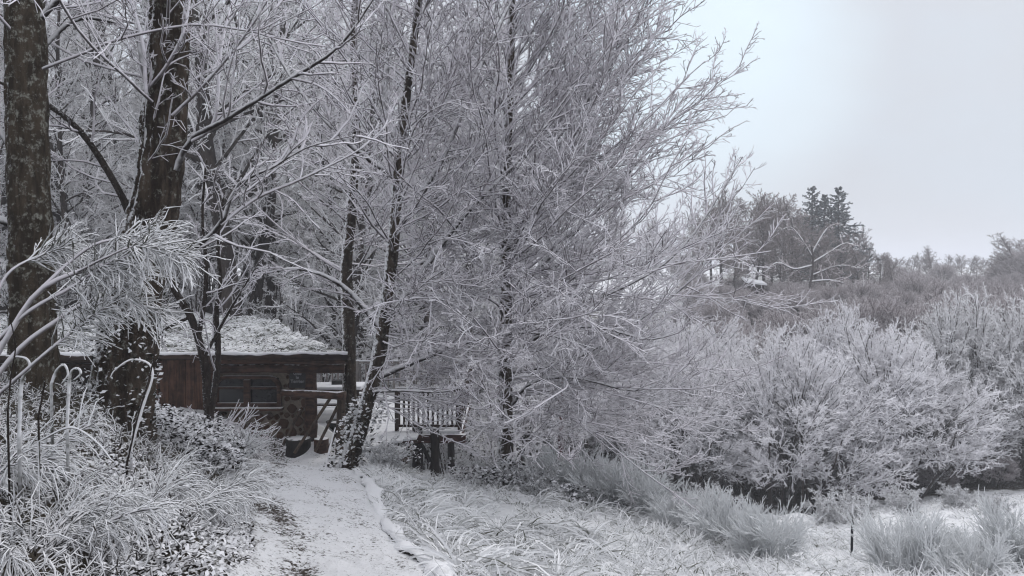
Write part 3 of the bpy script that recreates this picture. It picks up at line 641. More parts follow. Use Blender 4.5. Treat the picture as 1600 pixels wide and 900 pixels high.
# rosy bare scrub further up the far slope
rosy = {'frosted_alder_twig': M['twig_pink'], 'far_bark': M['bark_far']}
lows = [(px, d, s_, 1, 'low rosy grey bush in the dark gap beneath the valley alders') for px, d, s_ in [(1105, 31.5, .30), (1150, 32.5, .34), (1195, 31.8, .28), (1240, 33, .34), (1285, 32.6, .30), (1330, 33.4, .34), (1375, 34, .30), (1420, 33, .36), (1455, 34.5, .40), (1495, 36.5, .42), (1540, 36, .42), (1585, 37, .44), (1560, 31, .26), (1470, 31.5, .24)]]
place(BV, lows, 'low bushes beneath the alders', 'bush', rosy, 15, 'scrub_bush')
place(BV, rears, 'rosy scrub behind the alders', 'tree', rosy, 14, 'scrub_tree')
sc_ = []
rr = np.random.default_rng(8)
for px in np.linspace(1080, 1690, 15):
    for d in (58, 65, 73, 84, 98, 115):
        if 1110 < px < 1350 and d > 72: continue
        sc_.append((px + rr.uniform(-20, 20), d * rr.uniform(.95, 1.06), rr.uniform(.36, .56), 1, 'bare rosy grey scrub tree on the far slope, one of a dense thicket'))

for px in np.linspace(1105, 1350, 9):
    for d in (66, 71, 80): sc_.append((px + rr.uniform(-14, 14), d, rr.uniform(.26, .40), 1, 'bare rosy grey scrub tree on the far slope, one of a dense thicket'))
place(BV, sc_, 'rosy scrub on the far slope', 'tree', rosy, 4, 'scrub_tree')

place(BV, [(1600, 106, .95, 1, 'dense rounded grey tree against the sky at the right edge'), (1640, 101, 1.15, 1, 'dense grey tree cut by the right edge, tallest there'), (1572, 112, .66, 1, 'smaller rounded grey tree stepping down from the right edge trees')], 'trees on the far right hill', 'tree', {'frosted_alder_twig': M['twig_pink']}, 44, 'bare_tree')
# saplings under the woodland trees
rg = np.random.default_rng(41)
SV = [bushy('frosted_sapling', 4.2, 1.8, 6, rg, 8, dict(n2=6, n3=4, n4=2, l2=.5, l3=.5, l4=.6, r=(.013, .011, .009), seg=(3, 2, 1)), stem_r=.03, low=.1),
      bushy('frosted_sapling', 3.4, 2.2, 7, rg, 7, dict(n2=6, n3=4, n4=2, l2=.5, l3=.5, l4=.6, r=(.013, .011, .009), seg=(3, 2, 1)), stem_r=.03, low=.1)]
FRESH |= {o.name for o in SV}
sp_ = []
for px, d, s in [(30, 25.6, 1), (90, 26.5, 1.1), (140, 25.4, .9), (230, 26, 1), (300, 26.6, .9), (450, 27, 1), (500, 27.5, 1.1), (550, 26, 1), (-30, 26, 1.1), (60, 32, 1.3), (180, 31, 1.3), (260, 33, 1.3), (350, 33, 1.2), (430, 36, 1.4), (520, 34, 1.4), (590, 32, 1.3), (610, 25, 1.0), (660, 24.5, 1.0), (700, 23.5, .9), (480, 42, 1.6), (400, 44, 1.6), (300, 45, 1.6), (560, 44, 1.6), (200, 46, 1.6), (100, 44, 1.6), (10, 44, 1.6), (640, 38, 1.4), (770, 21.5, .7), (760, 24, 1)]:
    sp_.append((px, d, s, int(rr.integers(2)), 'frosted young tree filling the ground under the woodland trees'))
place(SV, sp_, 'frosted saplings under the wood', 'tree', seed=5)

# ------------------------------------------------------------------ far hill: oak, grove, conifers, hut
rg = np.random.default_rng(51)
def far_tree(h, r0, rng, nb, el, blen, z0, mats, name='bare_tree', fill=None):
    o = wood_tree(h, r0, rng, nb, .2, el, blen, z0, fill or dict(n2=8, n3=7, n4=2, l2=.45, l3=.5, l4=.55, r=(.030, .022, .018), seg=(3, 2, 1), wander=.2), mats); o.name = name; return o
GV = [far_tree(10, .24, rg, 36, (5, 62), (4.6, 3.6), .22, ('bark_far', 'twig_brown')), far_tree(9.6, .22, rg, 36, (10, 60), (4.4, 3.4), .24, ('bark_far', 'twig_brown'))]
for o in GV: KIDS[o.name] = list(o.children)
FRESH |= {o.name for o in GV}
gr = [(1110, 88, .9, 1), (1180, 83, .9, 0), (1240, 84, .9, 1), (1270, 82, .75, 0), (1265, 98, 1.05, 1), (1205, 99, 1.1, 0), (1150, 99, 1.05, 0), (1330, 96, .8, 0), (1300, 99, .92, 1), (1360, 96, .62, 1), (1128, 84, .95, 0), (1165, 92, 1.05, 1), (1195, 86, .98, 0), (1225, 95, 1.12, 1), (1250, 90, 1.0, 0), (1215, 80, .75, 1), (1285, 86, .82, 0), (1318, 88, .78, 1), (1345, 84, .60, 0), (1375, 86, .52, 1), (1395, 92, .45, 0), (1100, 95, .8, 1), (1300, 78, .55, 1), (1145, 78, .6, 0)]
place(GV, [(a, b_, s * (.80 if 1255 < a < 1350 else .88), v, 'bare brown tree in the domed grove on the far hill') for a, b_, s, v in gr] +
      [(1592, 108, (1.0, 1.0, .66), 0, 'broad bare tree at the right edge, above the far treeline'), (1622, 104, (1.1, 1.1, .82), 1, 'bare tree cut by the right edge behind the broad one'), (1570, 112, (.7, .7, .48), 1, 'small bare tree left of the broad tree at the right edge'),
       (1455, 150, .5, 0, 'little rounded bare tree standing on the far skyline')], 'bare trees on the far hill', 'tree', seed=6)
tl = []
for px in np.linspace(1380, 1660, 26): tl.append((px, rr.uniform(125, 165), rr.uniform(.28, .42), int(rr.integers(2)), 'small bare tree in the brown treeline along the horizon'))
for px in np.linspace(-100, 1080, 22): tl.append((px, rr.uniform(95, 130), rr.uniform(.6, .9), int(rr.integers(2)), 'small bare tree in the grey far wood behind the frosted trees'))
place(GV, tl, 'far treeline', 'tree', seed=7)
# low spreading oak with frosted limbs
rg = np.random.default_rng(53)
hero_tree('spreading_oak', 'crooked oak with long low frosted limbs before the grove on far hill', G(1255, 74),
    [(1250, 500, 8.4), (1254, 480, 6.0), (1262, 455, 5.4), (1268, 430, 4.8), (1270, 405, 4.2), (1268, 385, 3.0)], 74,
    [[(1262, 458, 3.6), (1240, 450, 3.0), (1215, 470, 2.4), (1200, 485, 1.2)], [(1266, 440, 3.6), (1300, 438, 3.0), (1340, 450, 1.8), (1365, 462, 1.2)],
     [(1256, 468, 3.0), (1300, 466, 2.4, -1), (1335, 455, 1.8, -2), (1350, 440, 1.2, -2)], [(1270, 410, 3.6), (1295, 395, 3.0), (1320, 380, 1.8), (1340, 385, 1.2)],
     [(1268, 415, 3.6), (1240, 420, 3.0), (1215, 410, 2.4), (1195, 425, 1.2)], [(1269, 400, 3.0), (1250, 370, 2.4), (1235, 355, 1.8), (1220, 360, 1.2)],
     [(1269, 395, 3.0), (1290, 360, 2.4), (1305, 350, 1.2)], [(1268, 430, 3.0), (1310, 415, 2.4, 1), (1350, 420, 1.2, 1)]],
    rg, mats=('bark_far', 'twig_dark', 'twig_pink'), fill=dict(n2=10, n3=6, n4=3, l2=.34, l3=.45, l4=.5, r=(.035, .026, .02), seg=(5, 3, 2), wander=.28, trop=(0, 0, 0)), k=10)
# conifers
def conifer(h, rng):
    root = thing('conifer', None, 'tree'); KIDS[root.name] = ks = []
    tr = np.stack([np.zeros(14), np.zeros(14), np.linspace(-.3, h, 14), np.linspace(.24, .02, 14)], 1)
    ks.append(trunk_mesh(MB(), tr, 8, .05, rng).build('trunk', M['bark_far'], root))
    nb = 88; s = (np.arange(nb) + rng.random(nb)) / nb; z = h * (.18 + .81 * s); ph = np.arange(nb) * 2.4 + rng.normal(0, .3, nb)
    L = (4.3 * (1 - s) ** .85 + .25) * rng.uniform(.45, 1.25, nb)
    el = np.radians(-8 + 38 * s); d = np.stack([np.cos(el) * np.cos(ph), np.cos(el) * np.sin(ph), np.sin(el)], 1)
    br = grow(np.stack([0 * z, 0 * z, z], 1), d, L, 6, .06, -.02, rng, .012)
    cr = MB().tubes(br, taper(np.full(nb, .035), .012, 6), 4)
    p, dd, L2, ix, t = spawn(br, L, 12, .12, 1, 50, 10, .38, rng, .25); b2 = grow(p, dd, np.maximum(L2, .12), 3, .08, -.06, rng); cr.tubes(b2, taper(np.full(len(p), .035), .015, 3), 3)
    p, dd, L3, ix, t = spawn(b2, L2, 6, .1, 1, 45, 14, .5, rng, .6); b3 = grow(p, dd, np.maximum(L3, .10), 2, .1, -.05, rng); cr.tubes(b3, np.array([.030, .045, .008]), 3)
    ks.append(cr.build('crown', M['needle'], root)); return root
rg = np.random.default_rng(54); CV = [conifer(12, rg), conifer(11, rg)]
FRESH |= {o.name for o in CV}
place(CV, [(1268, 97, 1.06, 0, 'dark conifer, left of the three, standing out above the grove'), (1287, 99, 1.08, 1, 'dark conifer between the two other conifers above the grove'), (1309, 97, 1.16, 1, 'tallest dark conifer, right of the three, with a long side branch')], 'dark conifers above the grove', 'tree', seed=9)
# hut on stilts in the trees
hp = P(1178, 470, 77); hut = thing('tree_hut', 'small brown tree hut with snowy sloping roof among far bare trees', 'hut', hp); hut.scale = (.5, .5, .8)
bx = lambda c_, s_, nm, mt, par, **k: MB().box(c_, s_, **k).build(nm, M[mt], par, smooth=False)
for i in range(10): bx((-1.55 + i * .34, -.9 + RNG.normal(0, .01), 1.0), (.30, .08, 1.7), 'board', 'deckwood', hut)
bx((0, .3, 1.0), (3.2, 2.2, 1.68), 'wall', 'board_dark', hut); bx((.5, -.97, 1.0), (.6, .06, .6), 'window', 'glass', hut)
bx((.1, .2, .05), (4.6, 3.4, .16), 'platform', 'board_dark', hut)
rf = MB(); v = np.array([[-2.0, -1.5, 2.05], [2.1, -1.5, 1.75], [2.1, 1.6, 2.1], [-2.0, 1.6, 2.5]]); v2 = v + np.array([0, 0, .14])
rf.add(np.vstack([v, v2]), [[0, 3, 2, 1], [4, 5, 6, 7], [0, 1, 5, 4], [1, 2, 6, 5], [2, 3, 7, 6], [3, 0, 4, 7]]).build('roof', M['board_dark'], hut, smooth=False)
rf = MB(); v = v2 + np.array([0, 0, .003]); v3 = v2 * np.array([.97, .97, 1]) + np.array([0, 0, .22])
rf.add(np.vstack([v, v3]), [[0, 3, 2, 1], [4, 5, 6, 7], [0, 1, 5, 4], [1, 2, 6, 5], [2, 3, 7, 6], [3, 0, 4, 7]]).build('roof_snow', M['snow'], hut, smooth=False)
for sx, sy in ((-1.6, -1), (1.6, -1), (-1.6, 1.3), (1.6, 1.3)): MB().tubes(np.array([[sx, sy, 0], [sx * 1.05, sy * 1.05, -3.4]]), .10, 8).build('stilt', M['bark_far'], hut)

# ------------------------------------------------------------------ cabin
FR = 17.0                                                     # depth of the cabin's front wall
def cx_(px, d=FR): return X(px, d)
def cz_(py, d=FR): return P(800, py, d)[2]
c0 = np.array([cx_(400), FR, cz_(705)])
cab = thing('cordwood_cabin', 'low cordwood cabin under a snow covered living roof, beside the path end', 'cabin', c0)
def L_(x, y, z): return (x - c0[0], y - c0[1], z - c0[2])
# back mass and mortar wall
zt = cz_(566); zb = cz_(720)
xr = cx_(484)
wl = MB(); xs = np.linspace(cx_(330), xr, 26); zs = np.linspace(zb, zt, 20)
vx, vz = np.meshgrid(xs, zs); vy = FR + .012 * fbm(vx * 6, vz * 6, 41)
ii = np.arange(19)[:, None] * 26 + np.arange(25)[None]
wl.add(np.stack([vx - c0[0], vy - c0[1], vz - c0[2]], -1), np.stack([ii, ii + 1, ii + 27, ii + 26], -1)).build('mortar_wall', M['mortar'], cab)
bx(L_((cx_(-200) + cx_(425)) / 2, FR + 1.6, (zt + zb) / 2 - .3), (cx_(425) - cx_(-200), 3.0, zt - zb), 'wall', 'board_dark', cab)
bx(L_((cx_(425) + xr) / 2, FR + .16, (zt + zb) / 2), (xr - cx_(425) - .02, .24, zt - zb), 'wall', 'mortar', cab)
# log rounds set in the mortar
rr = np.random.default_rng(61); logs = []
mk = MB(); th = np.arange(14) / 14 * 2 * pi
rim = 1 + .05 * rr.normal(0, 1, 14); prof = [(1.0, .5), (1.0, -.42), (.93, -.5), (.35, -.5)]
v = np.concatenate([[[np.cos(a) * r_ * q, y_, np.sin(a) * r_ * q] for a, q in zip(th, rim)] for r_, y_ in prof] + [[[0, -.5, 0]]])
q = []
for k in range(3): q += [[k * 14 + j, k * 14 + (j + 1) % 14, (k + 1) * 14 + (j + 1) % 14, (k + 1) * 14 + j] for j in range(14)]
mk.add(v, q, [[42 + j, 42 + (j + 1) % 14, 56] for j in range(14)])
round_me = mk.mesh('log_round', M['round'], True)
wx0, wx1, wz0, wz1 = cx_(330), cx_(442), cz_(640), zt
tries = 0
while tries < 9000 and len(logs) < 260:
    tries += 1
    big = rr.random() < .6; r_ = rr.uniform(.075, .115) if tries < 2500 else (rr.uniform(.05, .075) if tries < 5000 else rr.uniform(.032, .05))
    x = rr.uniform(cx_(345), xr - .06); z = rr.uniform(zb + .05, zt - .1)
    if wx0 - r_ < x < wx1 + r_ and z > wz0 - r_ - .04: continue
    if x + r_ > xr - .02 or (cx_(452) < x + r_ and x < xr and cz_(606) < z + r_): pass
    if all((x - a) ** 2 + (z - b_) ** 2 > (r_ + c_ + .016) ** 2 for a, b_, c_ in logs): logs.append((x, z, r_))
for x, z, r_ in logs:
    o = bpy.data.objects.new('log_round', round_me); COL.objects.link(o); o.parent = cab; o.location = L_(x, FR + .02 + rr.normal(0, .008), z); o.scale = (r_ * rr.uniform(.95, 1.08), .12, r_); o.rotation_euler = (rr.normal(0, .03), rr.uniform(0, 6.28), rr.normal(0, .03))
# window with rounded corner
zw0, zw1, xw0, xw1 = cz_(634), cz_(586), cx_(334), cx_(440); wy = FR - .15
fr = MB(); R_ = .26
def rounded(x0, x1, z0, z1, r_, n_=8):
    pts = [(x0, z0), (x1, z0)]
    pts += [(x1 - r_ + r_ * cos(a), z1 - r_ + r_ * sin(a)) for a in np.linspace(0, pi / 2, n_)]
    pts += [(x0 + r_ + r_ * cos(a), z1 - r_ + r_ * sin(a)) for a in np.linspace(pi / 2, pi, n_)]
    return np.array(pts)
oo = rounded(xw0, xw1, zw0, zw1, R_); inn = rounded(xw0 + .085, xw1 - .085, zw0 + .085, zw1 - .07, R_ - .05)
nn = len(oo); vv = []
for y_ in (wy, wy + .10):
    for s_ in (oo, inn): vv += [L_(a, y_, b_) for a, b_ in s_]
q = []
for j in range(nn):
    k = (j + 1) % nn
    q += [[j, k, nn + k, nn + j], [j, 2 * nn + j, 2 * nn + k, k], [nn + j, nn + k, 3 * nn + k, 3 * nn + j]]
wf = fr.add(vv, q).build('window_frame', M['log'], cab, smooth=False)
xm = cx_(387)
MB().box(L_(xm, wy + .03, (zw0 + zw1) / 2), (.13, .09, zw1 - zw0 - .17)).build('mullion', M['log'], wf, smooth=False)
for a, b_ in ((xw0 + .08, xm - .068), (xm + .068, xw1 - .08)):
    MB().box(L_((a + b_) / 2, wy + .05, cz_(605)), (b_ - a, .05, .05)).build('muntin', M['log'], wf, smooth=False)
for a, b_, q0 in ((xw0 + .06, xm, 1), (xm, xw1 - .06, 0)):
    MB().add([L_(a, wy + .075, zw0 + .06), L_(b_, wy + .075, zw0 + .06), L_(b_, wy + .078, zw1 - .05), L_(a, wy + .078, zw1 - .05)], [[0, 1, 2, 3]]).build('pane', M['glass'], wf, smooth=False)
MB().box(L_((xw0 + xw1) / 2, wy - .03, zw0 - .035), (xw1 - xw0 + .1, .22, .06)).build('window_sill', M['log'], cab, smooth=False, bevel=.01)
# boards
rb = np.random.default_rng(62); x = cx_(236)
while x < cx_(332):
    w_ = rb.uniform(.15, .21); MB().box(L_(x + w_ / 2, FR - .08 + rb.normal(0, .012), (cz_(553) + cz_(655)) / 2), (w_ - .012, .045, cz_(553) - cz_(655)), jit=.004).build('board', M['board'], cab, smooth=False, bevel=.006); x += w_
z = cz_(625)
while z < cz_(560):
    h_ = rb.uniform(.17, .22); MB().box(L_((cx_(-150) + cx_(234)) / 2, FR - .05 + rb.normal(0, .012), z + h_ / 2), (cx_(234) - cx_(-150), .05, h_ - .014)).build('plank', M['board_dark'], cab, smooth=False, bevel=.006); z += h_
# eave logs
def log_h(x0, x1, z, y, r_, par, mt='log', nm='log', dz=0.0, rs=7):
    n_ = 22; r2 = np.random.default_rng(rs); pts = np.stack([np.linspace(x0, x1, n_) - c0[0], np.full(n_, y - c0[1]) + r2.normal(0, .006, n_), np.linspace(z, z + dz, n_) - c0[2] + .012 * fbm(np.linspace(0, 5, n_), np.zeros(n_), rs)], 1)
    mb_ = MB().tubes(pts, r_ * (1 + .06 * fbm(np.linspace(0, 8, n_), np.zeros(n_), rs + 1)), 12, caps=True); return mb_.build(nm, M[mt], par)
log_h(cx_(330), cx_(541, 16.7), cz_(561, 16.7), 16.72, .115, cab, rs=3); log_h(cx_(334), cx_(536, 16.8), cz_(576, 16.8), 16.84, .105, cab, rs=5)
log_h(cx_(75), cx_(334), cz_(557, 16.8), 16.80, .055, cab, 'board_dark', 'log', rs=8)
# porch: corner post, rail, post, braces
def pole(pts, r0, r1, nm, mt, par, off=None, k=10, rs=1, n_=12):
    p = resample(cat([np.append(q, 0) for q in pts], 6), n_)[:, :3] - (c0 if off is None else off); r_ = np.linspace(r0, r1, n_ + 1) * (1 + .07 * fbm(np.linspace(0, 6, n_ + 1), np.zeros(n_ + 1), rs))
    return MB().tubes(p, r_, k, caps=True).build(nm, M[mt], par)
pole([P(484, 712, 16.95), P(486, 650, 16.95), P(485, 575, 16.95)], .15, .125, 'corner_post', 'log', cab, k=12, rs=4)
pole([P(530, 710, 16.3), P(532, 660, 16.3), P(534, 612, 16.3)], .085, .10, 'post', 'post', cab, rs=6)
pole([P(440, 614, 16.5), P(490, 616, 16.4), P(538, 619, 16.2)], .075, .085, 'rail', 'log', cab, rs=7)
for a in [((516, 622, 16.35), (460, 708, 16.2)), ((528, 634, 16.45), (492, 706, 16.2)), ((524, 678, 16.35), (512, 706, 16.1)), ((470, 640, 16.8), (437, 706, 16.7))]:
    pole([P(*a[0]), (P(*a[0]) + P(*a[1])) / 2, P(*a[1])], .035, .03, 'brace', 'post', cab, rs=9, k=7)
# living roof
outl = np.array([[cx_(-420, 16.5), 16.45], [cx_(60, 16.5), 16.42], [cx_(542, 16.45), 16.42], [-7.6, 24.6], [-16, 25.5], [-24, 25.5]])
nu, nv = 150, 64
fe = np.linspace(0, 1, nu); fx = np.interp(fe, [0, 1], [cx_(-420, 16.5), cx_(543, 16.45)]); bxk = np.interp(fe, [0, 1], [-24, -7.3]); byk = np.interp(fe, [0, .7, 1], [25.5, 25.3, 23.6])
tt = np.linspace(0, 1, nv)[:, None]; RX = fx * (1 - tt) + bxk * tt; RY = 16.42 * (1 - tt) + byk * tt
ez_ = P(800, 553, 16.42)[2]
RZ = ez_ + .05 * (1 - np.minimum(1, (RY - 16.42) / .25)) * 0 + .032 * (RY - 16.42) * np.clip((RX * -1 - 2.5) / 4, .25, 1) + (.10 * fbm(RX * .9, RY * .9, 71) + .05 * fbm(RX * 3.5, RY * 3.5, 73)) * np.clip((RY - 16.42) * 1.5, .15, 1) + .13 * np.exp(-((RX + 7.8) / 1.6) ** 2 - ((RY - 20.5) / 2.2) ** 2)
roof_z = (RX.copy(), RY.copy(), RZ.copy())
edge = np.clip(tt * 12, 0, 1); 
roof = MB(); v = np.stack([RX, RY, RZ], -1) - c0
ii = np.arange(nv - 1)[:, None] * nu + np.arange(nu - 1)[None]; roof.add(v, np.stack([ii, ii + 1, ii + nu + 1, ii + nu], -1))
m = MT('snowed_turf', .95, .2); a = m.noise(9, 6, .72, dist=.5); b_ = m.noise(1.2, 3); vv_ = m.math('ADD', a, m.math('MULTIPLY', b_, .4))
m.color(m.mix(m.rng(vv_, .66, .78), (.79, .80, .82), m.mix(m.rng(m.noise(30, 3), .4, .6), (.03, .024, .018), (.09, .10, .08)))); m.bump(a, .8, .05)
roof.build('roof', m.m, cab)
# roof edge: board fascia below the snow lip
fz = RZ[0]; n_ = nu
fb_ = MB(); yy = 16.40
vv = np.concatenate([np.stack([fx, np.full(n_, yy), fz - .0], -1), np.stack([fx, np.full(n_, yy), fz - .13], -1), np.stack([fx, np.full(n_, yy + .3), fz - .13], -1)]) - c0
i_ = np.arange(n_ - 1); fb_.add(vv, np.concatenate([np.stack([i_ + n_, i_ + n_ + 1, i_ + 1, i_], -1), np.stack([i_ + 2 * n_, i_ + 2 * n_ + 1, i_ + n_ + 1, i_ + n_], -1)])).build('fascia', M['board_dark'], cab)
lip = np.stack([fx, np.full(n_, 16.41) + .012 * fbm(fx * 5, fx * 0, 77), fz + .012 + .012 * fbm(fx * 3, fx * 0, 78)], -1) - c0
MB().tubes(lip, .036 + .012 * fbm(fx * 4, fx * 0, 79), 8).build('snow_lip', M['snow'], cab)
# side fascia along the right edge of the roof
sx = RX[:, -1]; sy = RY[:, -1]; sz = RZ[:, -1]; n_ = nv
vv = np.concatenate([np.stack([sx, sy, sz], -1), np.stack([sx, sy, sz - .2], -1)]) - c0; i_ = np.arange(n_ - 1)
MB().add(vv, np.stack([i_, i_ + n_, i_ + n_ + 1, i_ + 1], -1)).build('fascia', M['board_dark'], cab)

# slate sign with chalk lettering, hung beside the window
sg = P(464, 592, 16.86)
sign = thing('slate_sign', 'dark slate sign with chalk lettering hanging between window and porch post', 'sign', sg)
v = np.array([[-.17, -.19], [.18, -.20], [.19, .10], [.12, .19], [-.08, .20], [-.16, .12]]); k = len(v)
vv = np.concatenate([np.stack([v[:, 0], np.full(k, 0), v[:, 1]], -1), np.stack([v[:, 0], np.full(k, .025), v[:, 1]], -1)])
MB().add(vv, [[j, (j + 1) % k, k + (j + 1) % k, k + j] for j in range(k)], [[0, j, j + 1] for j in range(1, k - 1)]).build('slate', M['slate'], sign, smooth=False)
fc = bpy.data.curves.new('lettering', 'FONT'); fc.body = 'Gîte\nle\nTerrier'; fc.size = .10; fc.align_x = 'CENTER'; fc.space_line = .85; fc.extrude = .001; fc.offset = .002
fo = bpy.data.objects.new('lettering', fc); COL.objects.link(fo); fo.parent = sign; fo.location = (0.01, -.004, .085); fo.rotation_euler = (pi / 2, 0, 0); fc.materials.append(M['chalk'])
bpy.context.view_layer.update()
lm = bpy.data.meshes.new_from_object(fo.evaluated_get(bpy.context.evaluated_depsgraph_get())); lo = bpy.data.objects.new('chalk_lettering', lm); COL.objects.link(lo); lo.parent = sign; lo.location = fo.location; lo.rotation_euler = fo.rotation_euler
bpy.data.objects.remove(fo)

# ------------------------------------------------------------------ terrace
zd = -4.02; dk0 = np.array([-3.0, 19.0, zd])
deck = thing('timber_terrace', 'snowy timber terrace with railing, beside the cabin porch', 'terrace', dk0)
floor_x0, floor_x1, fy0, fy1 = -6.6, -1.25, 17.0, 24.0
rb = np.random.default_rng(64); y = fy0
nb = 0
while y < fy1:
    w_ = .17; xa = floor_x0; xb = floor_x1 if y > 18.6 else -2.2 - max(0, (18.0 - y)) * .9
    MB().box(np.array([(xa + xb) / 2, y + w_ / 2, zd - .03 + rb.normal(0, .003)]) - dk0, (xb - xa, w_ - .012, .05)).build('deck_board', M['snow'], deck, smooth=False); y += w_
def dbox(c_, s_, nm, mt, jit=0): return MB().box(np.array(c_) - dk0, s_, jit=jit).build(nm, M[mt], deck, smooth=False)
dbox((( -2.7 + -1.2) / 2, 18.62, zd - .16), (1.7, .16, .2), 'beam', 'redwood')
dbox((-1.28, 21.3, zd - .16), (.14, 5.2, .2), 'beam', 'redwood'); dbox((-2.35, 20.5, zd - .16), (.14, 3.6, .2), 'beam', 'black_post')
for px, d, yb, r_ in ((652, 18.7, 745, .13), (679, 18.45, 768, .11)):
    pole([P(px, yb, d), P(px + 1, 715, d), P(px, 668, d)], r_, r_ * .95, 'post', 'black_post', deck, off=dk0, rs=3)
pole([P(655, 690, 18.6), P(664, 705, 18.55), P(672, 722, 18.5)], .05, .05, 'brace', 'black_post', deck, off=dk0, rs=5)
pole([P(705, 745, 22.5), P(705, 715, 22.5), P(704, 662, 22.5)], .1, .1, 'post', 'black_post', deck, off=dk0, rs=13)
# railing: front edge, right edge and the back edge
def railing(a, b_, step=.115, h=.98, slat=.035, mt='deckwood'):
    a = np.array(a, float); b_ = np.array(b_, float); Ln = np.linalg.norm(b_ - a); u = (b_ - a) / Ln; rz = math.atan2(u[1], u[0])
    for hh, th_ in ((h, .07), (.12, .06)):
        MB().box((a + b_) / 2 + [0, 0, hh] - dk0, (Ln, .07, th_), rz).build('handrail' if hh > .5 else 'bottom_rail', M[mt], deck, smooth=False)
    MB().box((a + b_) / 2 + [0, 0, h + .055] - dk0, (Ln, .06, .035), rz).build('rail_snow', M['snow'], deck, smooth=False, bevel=.015)
    for i in range(int(Ln / step)):
        c_ = a + u * (i + .5) * step; MB().box(c_ + [0, 0, h / 2 + .02] - dk0, (slat * 1.4, .025, h - .14), rz, jit=.002).build('baluster', M[mt], deck, smooth=False)
    for s_ in np.arange(0, Ln + .1, max(Ln / max(1, round(Ln / 1.6)), .1)):
        MB().box(a + u * s_ + [0, 0, h / 2 + .02] - dk0, (.09, .09, h + .05), rz).build('railing_post', M[mt], deck, smooth=False)
railing((-2.75, 18.72, zd), (-1.25, 18.72, zd)); railing((-1.25, 18.8, zd), (-1.25, 23.9, zd), .16); railing((-6.4, 23.9, zd), (-1.3, 23.9, zd), .17, mt='pale_wood')
# ramp edge of snowed boards down to the path
for i, (a, b_) in enumerate([((585, 728, 16.2), (640, 700, 17.6)), ((583, 742, 16.1), (636, 716, 17.5))]):
    pole([P(*a), (P(*a) + P(*b_)) / 2, P(*b_)], .09, .09, 'edge_log', 'deckwood', deck, off=dk0, rs=i, k=8)
for px in (596, 610, 624): pole([P(px, 745, 16.5), P(px, 733, 16.5), P(px, 712, 16.6)], .05, .05, 'stake', 'black_post', deck, off=dk0, rs=px, k=7)
# picnic table
tp = np.array([X(517, 20.5), 20.5, zd]); tb = thing('picnic_table', 'wooden picnic table with snow on its top, on the terrace', 'table', tp)
for i in range(5): bx((0, -.34 + i * .17, .74), (1.7, .155, .045), 'tabletop_board', 'deckwood', tb)
MB().box((0, 0, .80), (1.66, .82, .07), jit=.01).build('table_snow', M['snow'], tb, smooth=True, bevel=.02)
for s in (-1, 1):
    for sx in (-.6, .6):
        MB().tubes(np.array([[sx, s * .28, .72], [sx, s * .62, 0.0]]), .045, 6, caps=True).build('leg', M['board_dark'], tb)
    bx((0, s * .72, .44), (1.7, .24, .045), 'bench_seat', 'deckwood', tb); bx((0, s * .72, .48), (1.66, .22, .04), 'bench_snow', 'snow', tb)
for sx in (-.6, .6): bx((sx, 0, .40), (.05, 1.6, .09), 'crossbar', 'board_dark', tb)
# lidded box of snow on table
MB().box(np.array([X(529, 20.6), 20.6, zd + .88]), (.34, .3, .10)).build('dark_tray', M['iron'], smooth=False); tag(bpy.data.objects['dark_tray'], 'flat dark tray lying on the snowy picnic table', 'tray')
# cauldron
def lathe(prof, k=20):
    th = np.arange(k) / k * 2 * pi; prof = np.array(prof); v = np.stack([prof[:, 0:1] * np.cos(th), prof[:, 0:1] * np.sin(th), np.repeat(prof[:, 1:2], k, 1)], -1)
    n_ = len(prof); ii = (np.arange(n_ - 1) * k)[:, None] + np.arange(k)[None]; i2 = (np.arange(n_ - 1) * k)[:, None] + (np.arange(k)[None] + 1) % k
    return MB().add(v, np.stack([ii, i2, i2 + k, ii + k], -1))
cp_ = np.array([X(529, 18.2), 18.2, zd]); pot = thing('black_planter', 'black bowl shaped planter on the snowy terrace behind the porch post', 'planter', cp_)
lathe([(0.001, .0), (.14, .0), (.20, .06), (.27, .2), (.29, .30), (.31, .31), (.31, .34), (.27, .34), (.25, .28), (.001, .27)]).build('bowl', M['iron'], pot)
lathe([(0.24, .285), (.2, .31), (.1, .33), (.001, .335)]).build('soil_snow', M['snow'], pot)
# log stumps by the wall
for px, d, r_, h_, lab in ((500, 16.55, .155, .36, 'short cut log stump standing below the slanted porch braces'), (464, 16.6, .26, .36, 'wide dark tub standing against the cordwood wall')):
    p = np.array([X(px, d), d, -4.1]); zz_ = p[2] + .02
    o = lathe([(.001, 0), (r_ * 1.05, 0), (r_ * .98, h_ * .4), (r_, h_ * .97), (r_ * .95, h_), (r_ * .6, h_ + .004), (.001, h_ + .004)]).build('log_stump' if r_ < .2 else 'wooden_tub', M['black_post'] if r_ > .2 else M['log'], loc=(p[0], p[1], zz_)); tag(o, lab, 'stump' if r_ < .2 else 'tub')
# stone at the path end
v = np.random.default_rng(3); th, ph = np.meshgrid(np.linspace(0, 2 * pi, 13)[:-1], np.linspace(0, pi, 8)); r_ = 1 + .12 * fbm(th * 2, ph * 2, 5)
vv = np.stack([.13 * r_ * np.sin(ph) * np.cos(th), .10 * r_ * np.sin(ph) * np.sin(th), .06 * r_ * np.cos(ph)], -1); ii = (np.arange(7) * 12)[:, None] + np.arange(12)[None]; i2 = (np.arange(7) * 12)[:, None] + (np.arange(12)[None] + 1) % 12
p = G(513, 15.4); o = MB().add(vv, np.stack([ii, ii + 12, i2 + 12, i2], -1)).build('stone', M['stone'], loc=(p[0], p[1], p[2] + .06)); tag(o, 'dark stone lying at the foot of the leaning tree on the path', 'stone')
